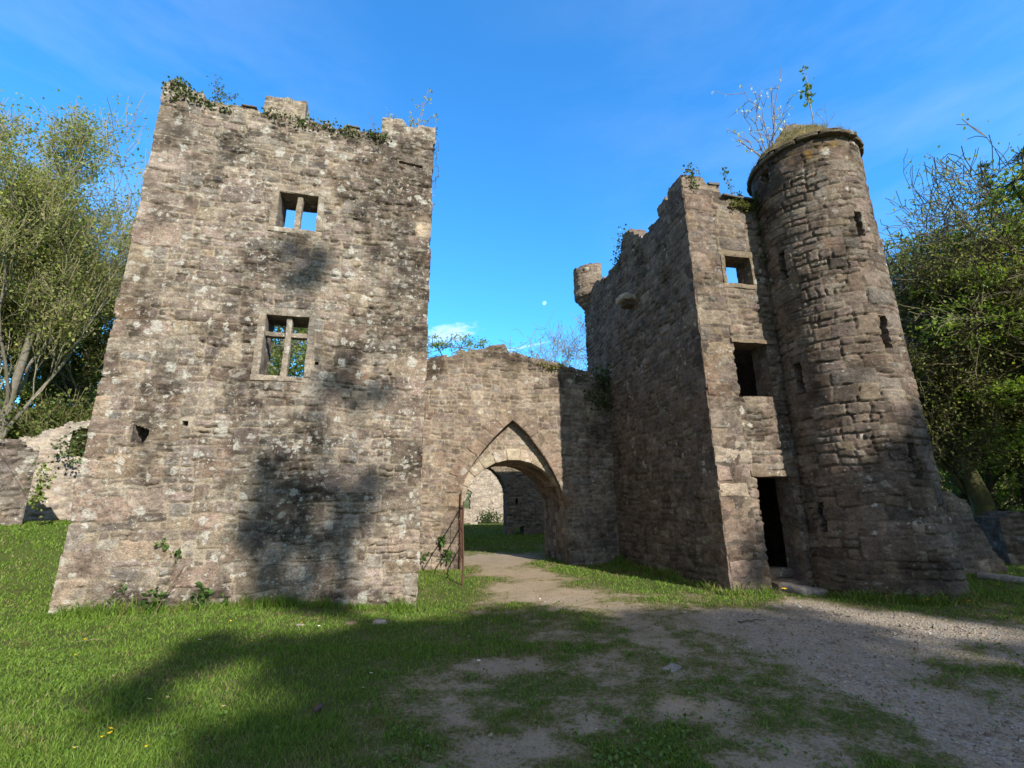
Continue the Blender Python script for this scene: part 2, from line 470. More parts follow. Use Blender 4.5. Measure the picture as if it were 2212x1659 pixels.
def masonry(U, Z, u0, u1, z0, z1, seed, area=0.045, spread=0.75, quoins=(), warp=1.0, joint=0.010, edge=0.035,
            prot=0.018, gap=0.35, gapd=0.045, tone=1.0, mort=1.0, mortar_col=None, extra=None, rough=1.0, stain=None, qtone=1.0, paint=None):
    """height and colour of a rubble wall at the points (U, Z); all in metres"""
    rng = random.Random(seed); nr = np.random.RandomState(seed)
    W, H = u1 - u0, z1 - z0
    rects = layout(W + 0.4, H + 0.4, rng, area, spread)
    rects = [(a - 0.2 + u0, b - 0.2 + u0, c - 0.2 + z0, d - 0.2 + z0) for a, b, c, d in rects]
    nq = len(rects)
    for ue, sgn in quoins:
        z = z0 - 0.1; k = rng.randint(0, 1)
        while z < z1 + 0.1:
            hh = rng.uniform(0.24, 0.46); ll = (rng.uniform(0.24, 0.36) if k % 2 else rng.uniform(0.5, 0.85))
            a, b = (ue - 0.25, ue + ll) if sgn > 0 else (ue - ll, ue + 0.25)
            rects.append((a, b, z, z + hh)); z += hh; k += 1
    if extra: rects += extra
    R = np.array(rects)
    rs = 0.01
    nu, nz = int((W + 0.6) / rs), int((H + 0.6) / rs)
    ids = np.zeros((nu, nz), np.int32)
    for i, (a, b, c, d) in enumerate(rects):
        i0, i1 = int((a - u0 + 0.3) / rs), int((b - u0 + 0.3) / rs)
        j0, j1 = int((c - z0 + 0.3) / rs), int((d - z0 + 0.3) / rs)
        ids[max(i0, 0):max(i1, 0), max(j0, 0):max(j1, 0)] = i
    uw = U + warp * (0.045 * fbm(U * 1.3, Z * 1.9, seed + 1, 3) + 0.045 * fbm(U * 4, Z * 5, seed + 2, 3))
    zw = Z + warp * (0.075 * fbm(U * 0.9, Z * 0.8, seed + 3, 2) + 0.030 * fbm(U * 3.0, Z * 2.6, seed + 4, 2) + 0.022 * fbm(U * 9, Z * 9, seed + 15, 3))
    for ue, sgn in quoins:
        k = sstep(0.25, 0.0, np.abs(U - ue)) * 0.8
        uw = uw * (1 - k) + U * k
        zw = zw * (1 - k) + Z * k
    ii = np.clip(((uw - u0 + 0.3) / rs).astype(int), 0, nu - 1)
    jj = np.clip(((zw - z0 + 0.3) / rs).astype(int), 0, nz - 1)
    I = ids[ii, jj]
    r = R[I]
    dx = np.minimum(uw - r[..., 0], r[..., 1] - uw); dy = np.minimum(zw - r[..., 2], r[..., 3] - zw)
    rc = 0.03
    cor = rc - np.hypot(np.maximum(rc - dx, 0), np.maximum(rc - dy, 0))
    d = np.minimum(np.minimum(dx, dy), cor)
    n = len(rects)
    pr = np.abs(nr.randn(n)) * prot + 0.004
    tx, ty = nr.randn(n) * 0.022 * rough, nr.randn(n) * 0.022 * rough
    cx, cy = (R[:, 0] + R[:, 1]) / 2, (R[:, 2] + R[:, 3]) / 2
    isq = I >= nq
    t = sstep(joint, joint + edge, d)
    lay = fbm(U * 7, Z * 7, seed + 6, 4) * 0.007 + fbm(U * 19, Z * 19, seed + 7, 2) * 0.007
    body = pr[I] + np.clip(tx[I] * (uw - cx[I]) + ty[I] * (zw - cy[I]), -0.035, 0.035) * (~isq) + lay * rough
    gm = sstep(0.5 - gap, 0.75 - gap, fbm(U * 3.2, Z * 5.5, seed + 8, 3) * 0.9 + 0.10 * (dy < dx))
    mort_h = -0.003 - gapd * gm + 0.006 * fbm(U * 9, Z * 9, seed + 9, 2)
    h = mort_h * (1 - t) + body * t
    h = h + 0.014 * fbm(U * 0.8, Z * 0.8, seed + 10, 3)
    # colour: one of the palette per stone, shaded by its own mottling
    pick = nr.randint(0, len(PAL), n)
    base = PAL[pick] * (0.66 + 0.62 * nr.rand(n, 1))
    mix = nr.rand(n, 1) * 0.6
    base = base * (1 - mix) + PAL[nr.randint(0, len(PAL), n)] * mix
    base[nq:] = base[nq:] * qtone * np.array((1.04, 1.0, .96))
    c = base[I]
    mo = (fbm(U * 2.5, Z * 3.5, seed + 11, 4) + .7 * fbm(U * 14, Z * 18, seed + 14, 3))[..., None]
    c = c * np.clip(1 + 0.42 * mo, .3, 2)
    mc = np.array(MORTAR if mortar_col is None else mortar_col) * (0.85 + 0.25 * fbm(U * 6, Z * 6, seed + 12, 3))[..., None]
    k = (1 - sstep(joint * 0.6, joint + edge * 0.8, d)) * mort
    smear = sstep(0.10, 0.45, fbm(U * 2.0, Z * 2.6, seed + 13, 4)) * 0.55 * mort   # mortar smeared over the stones
    k = np.clip(k + smear * sstep(0.09, 0.0, d), 0, 1)[..., None]
    c = c * (1 - k) + mc * k
    if stain is not None:
        s = stain(U, Z)[..., None]
        c = c * (1 - s * np.array((0.70, 0.71, 0.72)))
    if paint is not None:
        pm, pc = paint(U, Z)
        c = c * (1 - pm[..., None]) + np.array(pc) * (1 + .3 * mo) * pm[..., None]
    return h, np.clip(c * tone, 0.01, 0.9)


def slab(name, parent, mat, pos, u0, u1, z0, z1, res, T, mask, seed, back=True, rings=None, hmul=1.0, closed=False, **kw):
    """a wall: rough masonry face over a grid, trimmed by mask(U,Z), pushed back by T.  pos(U,Z,h) -> xyz"""
    nu = max(2, int(round((u1 - u0) / res))); nz = max(2, int(round((z1 - z0) / res)))
    us = np.linspace(u0, u1, nu + 1); zs = np.linspace(z0, z1, nz + 1)
    U, Z = np.meshgrid(us, zs, indexing='ij')
    if closed:
        Uc = U.copy(); Uc[-1] = Uc[0]
        h, c = masonry(Uc, Z, u0, u1, z0, z1, seed, **kw)
    else:
        h, c = masonry(U, Z, u0, u1, z0, z1, seed, **kw)
    h = h * hmul
    Uc_ = (U[:-1, :-1] + U[1:, 1:]) / 2; Zc_ = (Z[:-1, :-1] + Z[1:, 1:]) / 2
    Mk = mask(Uc_, Zc_) if mask is not None else np.ones_like(Uc_, bool)
    P = pos(U, Z, h).reshape(-1, 3)
    idx = np.arange((nu + 1) * (nz + 1)).reshape(nu + 1, nz + 1)
    A, B, Cc, D = idx[:-1, :-1][Mk], idx[1:, :-1][Mk], idx[1:, 1:][Mk], idx[:-1, 1:][Mk]
    quads = np.stack([A, B, Cc, D], 1)
    # boundary edges (oriented as in the face)
    pad = np.zeros((nu + 2, nz + 2), bool); pad[1:-1, 1:-1] = Mk
    E = []
    bot = Mk & ~pad[1:-1, :-2]; E.append(np.stack([idx[:-1, :-1][bot], idx[1:, :-1][bot]], 1))
    top = Mk & ~pad[1:-1, 2:]; E.append(np.stack([idx[1:, 1:][top], idx[:-1, 1:][top]], 1))
    if not closed:
        lf = Mk & ~pad[:-2, 1:-1]; rt = Mk & ~pad[2:, 1:-1]
    else:
        lf = Mk & ~np.roll(Mk, 1, 0); rt = Mk & ~np.roll(Mk, -1, 0)
    E.append(np.stack([idx[:-1, 1:][lf], idx[:-1, :-1][lf]], 1))
    E.append(np.stack([idx[1:, :-1][rt], idx[1:, 1:][rt]], 1))
    E = np.concatenate(E)
    S = Soup()
    cf = c.reshape(-1, 3)
    used = np.unique(quads); mp = -np.ones(len(P), int); mp[used] = np.arange(len(used))
    S.add(P[used], mp[quads], cf[used])
    Uf, Zf, hf = U.ravel(), Z.ravel(), h.ravel()
    if len(E):
        bv = np.unique(E); bm = -np.ones(len(P), int); bm[bv] = np.arange(len(bv)); nb = len(bv)
        K = rings or max(2, int(round(T / max(res * 2, 0.05))))
        VV, CC = [], []
        nr = np.random.RandomState(seed + 77)
        for k in range(K + 1):
            dep = T * k / K
            f = 0 if k == 0 else 1
            rowh = 0.19; ci = np.floor((Zf[bv] + 0.03 * np.sin(Uf[bv] * 9)) / rowh).astype(int)
            oi = np.floor((dep + (ci % 2) * 0.17 + Uf[bv] * 0.9) / 0.33).astype(int)
            hsh = (ci * 73856093 ^ oi * 19349663) % 977
            pc = PAL[hsh % len(PAL)] * (0.75 + 0.4 * ((hsh * 7 % 100) / 100.0))[:, None]
            q = (fbm(Uf[bv] * 6 + dep * 9, Zf[bv] * 8 - dep * 7, seed + 20, 3)) * 0.022 * f
            q2 = (fbm(Uf[bv] * 7 - dep * 8, Zf[bv] * 8 + dep * 9, seed + 21, 3)) * 0.018 * f
            VV.append(pos(Uf[bv] + q, Zf[bv] + q2, hf[bv] * (1 - min(1, dep / 0.05)) - dep))
            CC.append((cf[bv] if k == 0 else pc * kw.get('tone', 1.0)))
        VV = np.concatenate(VV); CC = np.concatenate(CC)
        e = bm[E]
        F = np.concatenate([np.stack([e[:, 1] + k * nb, e[:, 0] + k * nb, e[:, 0] + (k + 1) * nb, e[:, 1] + (k + 1) * nb], 1) for k in range(K)])
        S.add(VV, F, CC)
    if back:
        Pb = pos(U, Z, -T - 0.6 * h).reshape(-1, 3)
        S.add(Pb[used], mp[quads][:, ::-1], cf[used][::-1])
    return S.obj(name, mat, parent)


def flat(P0, ang):
    d = np.array([math.cos(ang), math.sin(ang)]); n = np.array([math.sin(ang), -math.cos(ang)])
    def pos(U, Z, h):
        return np.stack([P0[0] + U * d[0] + h * n[0], P0[1] + U * d[1] + h * n[1], Z + 0 * U], -1)
    return pos


def prof(pts):
    xs = [p[0] for p in pts]; ys = [p[1] for p in pts]
    return lambda u: np.interp(u, xs, ys)


def rough_block(size, seed, rnd=0.03, amp=0.012, seg=0.05):
    """a dressed or broken stone: rounded box with a rough face; centred, size = (x,y,z)"""
    sx, sy, sz = size
    V, F = [], []
    mn = [max(2, min(16, int(round(s / seg)))) for s in size]
    base = 0
    h = np.array(size) / 2.0
    for ax in range(3):
        a1, a2 = (ax + 1) % 3, (ax + 2) % 3
        n1, n2 = mn[a1], mn[a2]
        for sg in (-1, 1):
            g1, g2 = np.meshgrid(np.linspace(-1, 1, n1 + 1), np.linspace(-1, 1, n2 + 1), indexing='ij')
            p = np.zeros(g1.shape + (3,)); p[..., ax] = sg; p[..., a1] = g1; p[..., a2] = g2
            V.append((p * h).reshape(-1, 3))
            id_ = np.arange((n1 + 1) * (n2 + 1)).reshape(n1 + 1, n2 + 1) + base
            q = np.stack([id_[:-1, :-1], id_[1:, :-1], id_[1:, 1:], id_[:-1, 1:]], -1).reshape(-1, 4)
            F.append(q if sg > 0 else q[:, ::-1])
            base += (n1 + 1) * (n2 + 1)
    V = np.concatenate(V); F = np.concatenate(F)
    r = min(rnd, min(size) * 0.45)
    inn = np.clip(V, -(h - r), (h - r)); dv = V - inn; ln = np.linalg.norm(dv, axis=1, keepdims=True)
    V = inn + dv / np.maximum(ln, 1e-6) * np.minimum(ln, r)
    q = np.round(V, 4)
    nz = np.stack([fbm(q[:, 0] * 5 + q[:, 2] * 3.1, q[:, 1] * 5 + q[:, 2] * 4.3, seed + k, 4) for k in range(3)], 1)
    return V + nz * amp * 1.6, F


def block(name, parent, mat, size, loc, rotz=0.0, seed=0, col=None, rnd=0.03, amp=0.012, tilt=(0, 0), seg=0.05):
    V, F = rough_block(size, seed, rnd, amp, seg)
    Mx = (Matrix.Rotation(rotz, 3, 'Z') @ Matrix.Rotation(tilt[0], 3, 'X') @ Matrix.Rotation(tilt[1], 3, 'Y'))
    V = V @ np.array(Mx).T + np.array(loc)
    nr = np.random.RandomState(seed)
    if col is None: col = PAL[nr.randint(len(PAL))]
    S = Soup(); S.add(V, F, np.array(col) * (1 + 0.2 * fbm(V[:, 0] * 6 + V[:, 1] * 5, V[:, 2] * 8, seed + 5, 3))[:, None])
    return S.obj(name, mat, parent)


def solve_pos(pos, u, z, h):
    return pos(np.array(u, float), np.array(z, float), np.array(h, float))

# ------------------------------------------------------------------ plants


def tubes(S, polys, sides=5, col=(.1, .08, .06)):
    """polys: list of (points (n,3), radii (n,), colour or None)"""
    for pl in polys:
        P, r = np.asarray(pl[0], float), np.asarray(pl[1], float)
        cc = col if len(pl) < 3 or pl[2] is None else pl[2]
        n = len(P)
        t = np.gradient(P, axis=0); t /= np.maximum(np.linalg.norm(t, axis=1, keepdims=True), 1e-9)
        a = np.where(np.abs(t[:, 2:3]) < 0.9, np.array([[0, 0, 1.0]]), np.array([[1.0, 0, 0]]))
        b = np.cross(t, a); b /= np.maximum(np.linalg.norm(b, axis=1, keepdims=True), 1e-9)
        c = np.cross(t, b)
        k = sides if r[0] > 0.03 else (4 if r[0] > 0.012 else 3)
        an = np.linspace(0, 2 * PI, k, endpoint=False)
        V = P[:, None, :] + r[:, None, None] * (np.cos(an)[None, :, None] * b[:, None, :] + np.sin(an)[None, :, None] * c[:, None, :])
        i = np.arange(n * k).reshape(n, k)
        F = np.stack([i[:-1], np.roll(i[:-1], -1, 1), np.roll(i[1:], -1, 1), i[1:]], -1).reshape(-1, 4)
        S.add(V.reshape(-1, 3), F, cc)


def leaves(S, pts, size, cols, nr, up=0.35, aspect=0.62, dirs=None):
    """one folded four-sided leaf at every point"""
    n = len(pts)
    if n == 0: return
    pts = np.asarray(pts, float)
    d = nr.randn(n, 3) if dirs is None else dirs + nr.randn(n, 3) * 0.5
    d /= np.linalg.norm(d, axis=1, keepdims=True)
    nrm = nr.randn(n, 3) * 0.8 + np.array([0, 0, up * 3])
    s = np.cross(d, nrm); s /= np.maximum(np.linalg.norm(s, axis=1, keepdims=True), 1e-9)
    m = np.cross(s, d)
    L = (size * (0.65 + 0.7 * nr.rand(n)))[:, None]
    V = np.stack([pts, pts + d * L * .5 + s * L * aspect * .5 + m * L * .1, pts + d * L, pts + d * L * .5 - s * L * aspect * .5 + m * L * .1], 1)
    F = np.arange(n * 4).reshape(n, 4)
    C = np.repeat(cols, 4, 0)
    S.add(V.reshape(-1, 3), F, C)


def leafcols(nr, n, pal, var=0.25):
    pal = np.array(pal)
    k = nr.rand(n, 1)
    a = pal[nr.randint(len(pal), size=n)]; b = pal[nr.randint(len(pal), size=n)]
    return (a * k + b * (1 - k)) * (1 - var + 2 * var * nr.rand(n, 1))


def branch(rng, p, d, length, r, segs, gnarl, lift, droop=0.0):
    P = [np.array(p, float)]; d = np.array(d, float); d /= np.linalg.norm(d)
    st = length / segs
    for k in range(segs):
        d = d + rng.randn(3) * gnarl + np.array([0, 0, lift - droop * k / segs])
        d /= np.linalg.norm(d)
        P.append(P[-1] + d * st)
    return np.array(P), np.linspace(r, r * 0.55, segs + 1)


def grow(rng, p, d, length, r, level, cfg, out, tips):
    g, lift = cfg['gnarl'], cfg['lift']
    segs = cfg['segs'][min(level, len(cfg['segs']) - 1)]
    P, R = branch(rng, p, d, length, r, segs, g * (.3 if level == 0 else 1), lift)
    last = level >= cfg['levels']
    if last: R = np.linspace(r, max(r * 0.3, cfg.get('rmin', 0.003)), len(R))
    out.append((P, R, level))
    if level >= cfg['levels'] - cfg.get('tiplev', 0): tips.append((P, level))
    if last: return
    n = cfg['kids'][min(level, len(cfg['kids']) - 1)]
    n = max(1, int(round(n * rng.uniform(0.8, 1.25))))
    for k in range(n):
        t = 1.0 if k == 0 else rng.uniform(cfg['t0'][min(level, len(cfg['t0']) - 1)], 1.0)
        f = t * (len(P) - 1); i = min(int(f), len(P) - 2); q = P[i] + (P[i + 1] - P[i]) * (f - i)
        dd = P[min(i + 1, len(P) - 1)] - P[i]; dd /= np.linalg.norm(dd)
        sp = cfg['spread'][min(level, len(cfg['spread']) - 1)]
        if k == 0: sp *= 0.45
        rx = math.hypot(q[0], q[1])
        v = rng.randn(3); v -= dd * (v @ dd); v /= np.linalg.norm(v)
        nd = dd * math.cos(sp) + v * math.sin(sp)
        nd[2] += cfg.get('up', 0.0)
        if rx > .45 * cfg.get('rmax', 99): nd[:2] -= q[:2] / rx * 1.1 * (rx / cfg['rmax'] - .3)
        rr = np.interp(f, np.arange(len(R)), R) * cfg['rr'] * rng.uniform(0.75, 1.0) * (1.1 if k == 0 else 0.85)
        grow(rng, q, nd, length * cfg['lr'] * rng.uniform(0.7, 1.15), max(rr, cfg.get('rmin', 0.003)), level + 1, cfg, out, tips)


def tree_meshes(seed, H, lean, cfg, leafn, leafsize, leafpal, barkcol, twigcol, r0, trunk_frac=0.3, clump=0.25, up=0.3):
    """returns trunk mesh, crown mesh (twigs and leaves)"""
    rng = np.random.RandomState(seed)
    out, tips = [], []
    grow(rng, (0, 0, -0.2), (lean[0], lean[1], 1.0), H * trunk_frac, r0, 0, cfg, out, tips)
    zmax = max(P[:, 2].max() for P, R, l in out); k = H / zmax
    S1, S2 = Soup(), Soup()
    def bands(P, R, l):
        return (P * k, R, barkcol if l < 2 else (np.array(barkcol) * .5 + np.array(twigcol) * .5 if l == 2 else twigcol))
    tubes(S1, [bands(P, R, l) for P, R, l in out if l <= 2], 7)
    tw = [bands(P, R, l) for P, R, l in out if l > 2]
    if tw: tubes(S2, tw, 3)
    if leafn:
        per = max(1, int(leafn / max(1, len(tips))))
        pts = []
        for P, l in tips:
            P = P * k
            t = rng.rand(per) * (len(P) - 1); i = np.minimum(t.astype(int), len(P) - 2)
            q = P[i] + (P[i + 1] - P[i]) * (t - i)[:, None]
            pts.append(q + rng.randn(per, 3) * clump)
        pts = np.concatenate(pts)
        leaves(S2, pts, leafsize, leafcols(rng, len(pts), leafpal), rng, up)
    return S1.mesh('trunk'), (S2.mesh('crown', False) if S2.n else None)


def lump_meshes(seed, H, r0, lumps, leafsize, leafpal, barkcol, dens=1.0, fork=0.3, up=0.35):
    """tree given by its foliage masses: trunk and limbs reach every lump (x,y,z,rx,rz,n)"""
    rng = np.random.RandomState(seed)
    S1, S2 = Soup(), Soup()
    zt = fork * H
    n = 7
    wob = np.cumsum(rng.randn(n, 2) * 0.05 * H / 10, 0)
    P = np.stack([wob[:, 0], wob[:, 1], np.linspace(-0.2, H * 0.85, n)], 1)
    tubes(S1, [(P, np.linspace(r0, r0 * 0.25, n), barkcol)], 8)
    for (x, y, z, rx, rz, cnt) in lumps:
        zb = min(max(z - 0.55 * math.hypot(x, y) - 0.3 * rz - 0.5, zt * 0.6), H * 0.8)
        b = np.array([np.interp(zb, P[:, 2], P[:, 0]), np.interp(zb, P[:, 2], P[:, 1]), zb])
        e = np.array([x, y, z])
        t = np.linspace(0, 1, 6)[:, None]
        Q = b + (e - b) * t + np.array([0, 0, 1]) * np.sin(t * PI) * 0.1 * np.linalg.norm(e - b) + rng.randn(6, 3) * 0.06 * np.linalg.norm(e - b) * np.sin(t * PI)
        tubes(S1, [(Q, np.linspace(r0 * 0.35, 0.03, 6), barkcol)], 5)
        m = int(cnt * dens)
        # twigs and sprays of leaves: several sub-clumps inside the lump so that gaps stay open
        k = max(5, int(m / 60))
        cdir = rng.randn(k, 3); cdir /= np.linalg.norm(cdir, axis=1, keepdims=True)
        cen = e + cdir * (0.35 + 0.65 * rng.rand(k, 1) ** 0.5) * np.array([rx, rx, rz])
        tubes(S1, [(np.array([e, (e + c) / 2 + rng.randn(3) * 0.1 * rx, c]), np.array([0.03, 0.02, 0.008]), barkcol) for c in cen], 3)
        w = rng.randint(0, k, m)
        off = rng.randn(m, 3) * np.array([rx, rx, rz * 0.7]) * 0.19
        pts = cen[w] + off
        shade = (0.8 + 0.4 * rng.rand(k))[w][:, None]
        leaves(S2, pts, leafsize, leafcols(rng, m, leafpal) * shade, rng, up)
    return S1.mesh('trunk'), S2.mesh('crown', False)


def plant_tree(name, label, meshes, loc, rotz=0, scale=1.0, cat='tree', group=None, mats=None):
    root = empty(name, loc, label, cat, group)
    root.rotation_euler = (0, 0, rotz)
    root.scale = (scale,) * 3
    mb, ml = mats or (M_BARK, M_LEAF)
    for nm, me, mt in (('trunk', meshes[0], mb), ('crown', meshes[1], ml)):
        if me is None: continue
        if not me.materials: me.materials.append(mt)
        o = bpy.data.objects.new(nm, me); COL.objects.link(o); o.parent = root
    return root

# ------------------------------------------------------------------ ground
GS = np.array([(-5.62,6.15,1.00),(-3.12,3.59,1.00),(-3.91,6.08,1.00),(-2.36,3.82,1.00),(-2.39,6.41,1.00),(-1.69,4.63,1.00),(-1.26,3.55,0.90),(-1.14,5.97,1.00),(-0.94,4.07,0.85),(-1.43,9.04,1.00),(-1.19,10.54,1.00),(-1.01,7.30,1.00),(-0.65,3.54,0.60),(-0.72,7.02,0.90),(-0.34,5.94,0.75),(-0.48,4.81,0.60),(-0.40,4.06,0.40),(-0.50,3.53,0.30),(-0.67,11.85,0.00),(-0.14,14.08,0.00),(-0.11,10.18,0.05),(0.73,8.91,0.05),(1.40,8.10,0.15),(0.43,11.76,0.00),(2.04,7.73,0.25),(-0.24,8.19,0.60),(0.27,7.82,0.50),(0.58,7.22,0.60),(0.78,6.27,0.60),(1.44,6.67,0.50),(-0.06,5.16,0.25),(0.40,5.15,0.30),(-0.20,3.64,0.20),(0.12,4.05,0.35),(0.55,4.56,0.50),(0.88,5.26,0.35),(1.42,5.54,0.50),(1.34,4.54,0.45),(0.82,4.03,0.60),(1.12,3.87,0.70),(1.58,4.17,0.60),(2.03,4.73,0.35),(2.12,4.15,0.70),(2.37,3.99,0.65),(2.55,3.77,0.60),(1.55,3.73,0.55),(1.95,3.59,0.40),(2.46,3.47,0.50),(3.28,7.36,0.10),(4.48,8.28,0.00),(4.58,7.29,0.00),(4.83,6.75,0.00),(5.22,6.50,0.00),(3.06,5.80,0.10),(3.26,5.32,0.10),(3.83,5.45,0.10),(3.84,5.16,0.30),(4.27,4.89,0.70),(4.86,5.12,0.30),(4.24,4.45,0.20),(3.43,4.20,0.05),(3.12,3.69,0.05),(3.24,3.56,0.20),(3.10,4.49,0.05),(2.64,5.49,0.25),(1.57,12.05,1.00),(2.35,10.58,1.00),(2.96,9.44,1.00),(3.44,8.53,0.90),(4.31,8.68,0.80),(0.91,13.97,0.70),(5.83,8.80,0.80),(5.93,8.19,0.90),(6.36,7.81,0.90),(7.36,8.11,0.90),(7.37,7.76,0.70),(5.23,9.29,0.00),(5.83,9.92,0.00),(-0.21,21.76,1.00),(-2.00,34.97,1.00),(0.65,17.39,0.90),(-0.15,15.27,0.10),(-11.91,12.01,1.00),(0.53,7.50,0.60),(-7,2,1),(-9,6,1),(-4,1,1),(1,1,.4),(4,1,.1),(9,8,.8),(9,3,.5),(12,9,.9),(8,6,.25),(-1.5,11.8,1),(-.95,11.0,.9),(14,16,1),(-14,16,1),(-30,10,1),(30,10,1),(-20,-20,1),(20,-20,1),(0,60,1),(8,13.5,.9),(-5,11,.9),(3.9,7.75,.35),(2.9,8.6,.8)])


def gfield(x, y):
    x = np.asarray(x, float); y = np.asarray(y, float)
    num = np.zeros_like(x); den = np.zeros_like(x)
    for a, b, v in GS:
        s = 0.10 + 0.03 * (a * a + b * b) / 25
        w = 1.0 / (((x - a) ** 2 + (y - b) ** 2) + s) ** 2
        num += w * v; den += w
    return num / den


def grass_at(x, y):
    g = gfield(x, y)
    mid = 1 - np.abs(2 * g - 1)
    n = fbm(x * 1.9, y * 1.9, 501, 5, 0.6)
    n = n + .5 * fbm(x * 7, y * 7, 503, 3)
    return np.clip(g + .17 * mid + n * (0.26 + 0.48 * mid) * (g > 0.02), 0, 1)


def gravel_at(x, y):
    return np.clip(sstep(1.6, 3.6, x - 0.15 * (y - 6)) * sstep(13, 10.5, y) + 0.25 * (y < 9), 0, 1)


def gz(x, y):
    x = np.asarray(x, float); y = np.asarray(y, float)
    z = 0.035 * fbm(x * 0.45, y * 0.45, 601, 3)
    z = z - 0.20 * np.exp(-((x + 1.7) ** 2 + (y - 8.7) ** 2) / 1.6)
    z = z + 1.25 * sstep(11.5, 16.5, -x * 0.72 + y * 0.62) * sstep(-5.0, -7.5, x)
    z = z + 0.35 * sstep(17, 30, y) * sstep(-6, -3, x)
    z = z + 0.13 * np.exp(-((x - 5.15) ** 2 + (y - 9.35) ** 2) / 0.12)
    z = z + 9.0 * sstep(28, 75, np.hypot(x, y - 5)) * sstep(-6, 6, np.abs(x) - 12 + 0 * y)
    return z


def axis(lo, hi, flo, fhi, step, growth=1.18):
    a = [flo]
    s = step
    while a[0] > lo:
        s *= growth; a.insert(0, a[0] - s)
    b = list(np.arange(flo + step, fhi, step))
    a += b; s = step
    while a[-1] < hi:
        s *= growth; a.append(a[-1] + s)
    return np.array(a)


def build_ground():
    xs = axis(-220, 220, -9.5, 13.0, 0.075); ys = axis(-120, 300, 1.0, 17.0, 0.075)
    X, Y = np.meshgrid(xs, ys, indexing='ij')
    G = grass_at(X, Y); R = gravel_at(X, Y)
    Z = gz(X, Y) + 0.022 * G + 0.010 * fbm(X * 6, Y * 6, 611, 3) * sstep(30, 10, np.hypot(X, Y)) + 0.012 * R * fbm(X * 3, Y * 3, 612, 3) * (1 - G)
    P = np.stack([X, Y, Z], -1).reshape(-1, 3)
    nx, ny = len(xs), len(ys)
    id_ = np.arange(nx * ny).reshape(nx, ny)
    Q = np.stack([id_[:-1, :-1], id_[1:, :-1], id_[1:, 1:], id_[:-1, 1:]], -1).reshape(-1, 4)
    gs = gfield(X, Y) + 0.12 * fbm(X * 0.9, Y * 0.9, 502, 4)
    c = gs.ravel()[Q].mean(1)
    inpath = (c < 0.24) & (np.abs(P[Q].mean(1)[:, 0]) < 14) & (P[Q].mean(1)[:, 1] < 18) & (P[Q].mean(1)[:, 1] > -5)
    for name, sel in (('ground', ~inpath), ('path', inpath)):
        q = Q[sel]
        used = np.unique(q); mp = -np.ones(len(P), int); mp[used] = np.arange(len(used))
        me = np_mesh(name, P[used], [mp[q]])
        for an, arr in (('grass', G), ('gravel', R)):
            at = me.attributes.new(an, 'FLOAT', 'POINT'); at.data.foreach_set('value', arr.ravel()[used].astype(np.float32))
        o = link(name, me, None, M_GROUND)
        tag(o, kind='structure')


build_ground()

# ------------------------------------------------------------------ square tower on the left
LT = np.array([-7.05, 7.60]); LA = 0.245
LD = np.array([math.cos(LA), math.sin(LA)]); LNn = np.array([math.sin(LA), -math.cos(LA)])
LW = 5.50
posL = flat(LT, LA)
tower = empty('square_tower', (LT[0] + LD[0] * 2.75 - LNn[0] * 1.5, LT[1] + LD[1] * 2.75 - LNn[1] * 1.5, 0),
              'tall ruined square tower of grey rubble with two mullioned windows, left of the archway', 'tower')
W1 = (2.40, 3.17, 7.05, 7.88); W2 = (2.45, 3.24, 3.96, 5.18)
topL = prof([(-.3, 9.86), (.5, 9.86), (.8, 9.80), (1.2, 9.77), (1.6, 9.80), (2.0, 9.74), (3.0, 9.72), (3.5, 9.70), (4.2, 9.66), (4.4, 9.72), (5.8, 9.76)])


def inrect(U, Z, r, pad=0.0):
    return (U > r[0] - pad) & (U < r[1] + pad) & (Z > r[2] - pad) & (Z < r[3] + pad)


def maskL(U, Z):
    m = Z < topL(U) + 0.07 * fbm(np.floor(U / 0.14) * 3.3, 0 * U, 5, 2)
    m &= ~inrect(U, Z, W1) & ~inrect(U, Z, W2)
    m &= ~((U > .64 + .05 * (Z - 2.7)) & (U < .90 - 0.5 * np.maximum(0, 2.80 - Z)) & (Z > 2.68) & (Z < 3.0 - 0.35 * (U - .64)))
    m &= ~inrect(U, Z, (1.36, 1.45, 2.98, 3.07)) & ~inrect(U, Z, (3.86, 3.95, 7.42, 7.49)) & ~inrect(U, Z, (3.40, 3.47, 4.20, 4.28))
    m &= (U > .022 + .026 * fbm(np.floor(Z / .31) * 3.7, 0 * Z, 27, 1)) & (U < LW - .022 - .024 * fbm(np.floor(Z / .29) * 3.7, 0 * Z, 28, 1))
    m &= ~((np.abs(Z - 9.02 + 0.10 * (U - 4.9)) < 0.035) & (U > 4.72) & (U < 5.25))
    return m


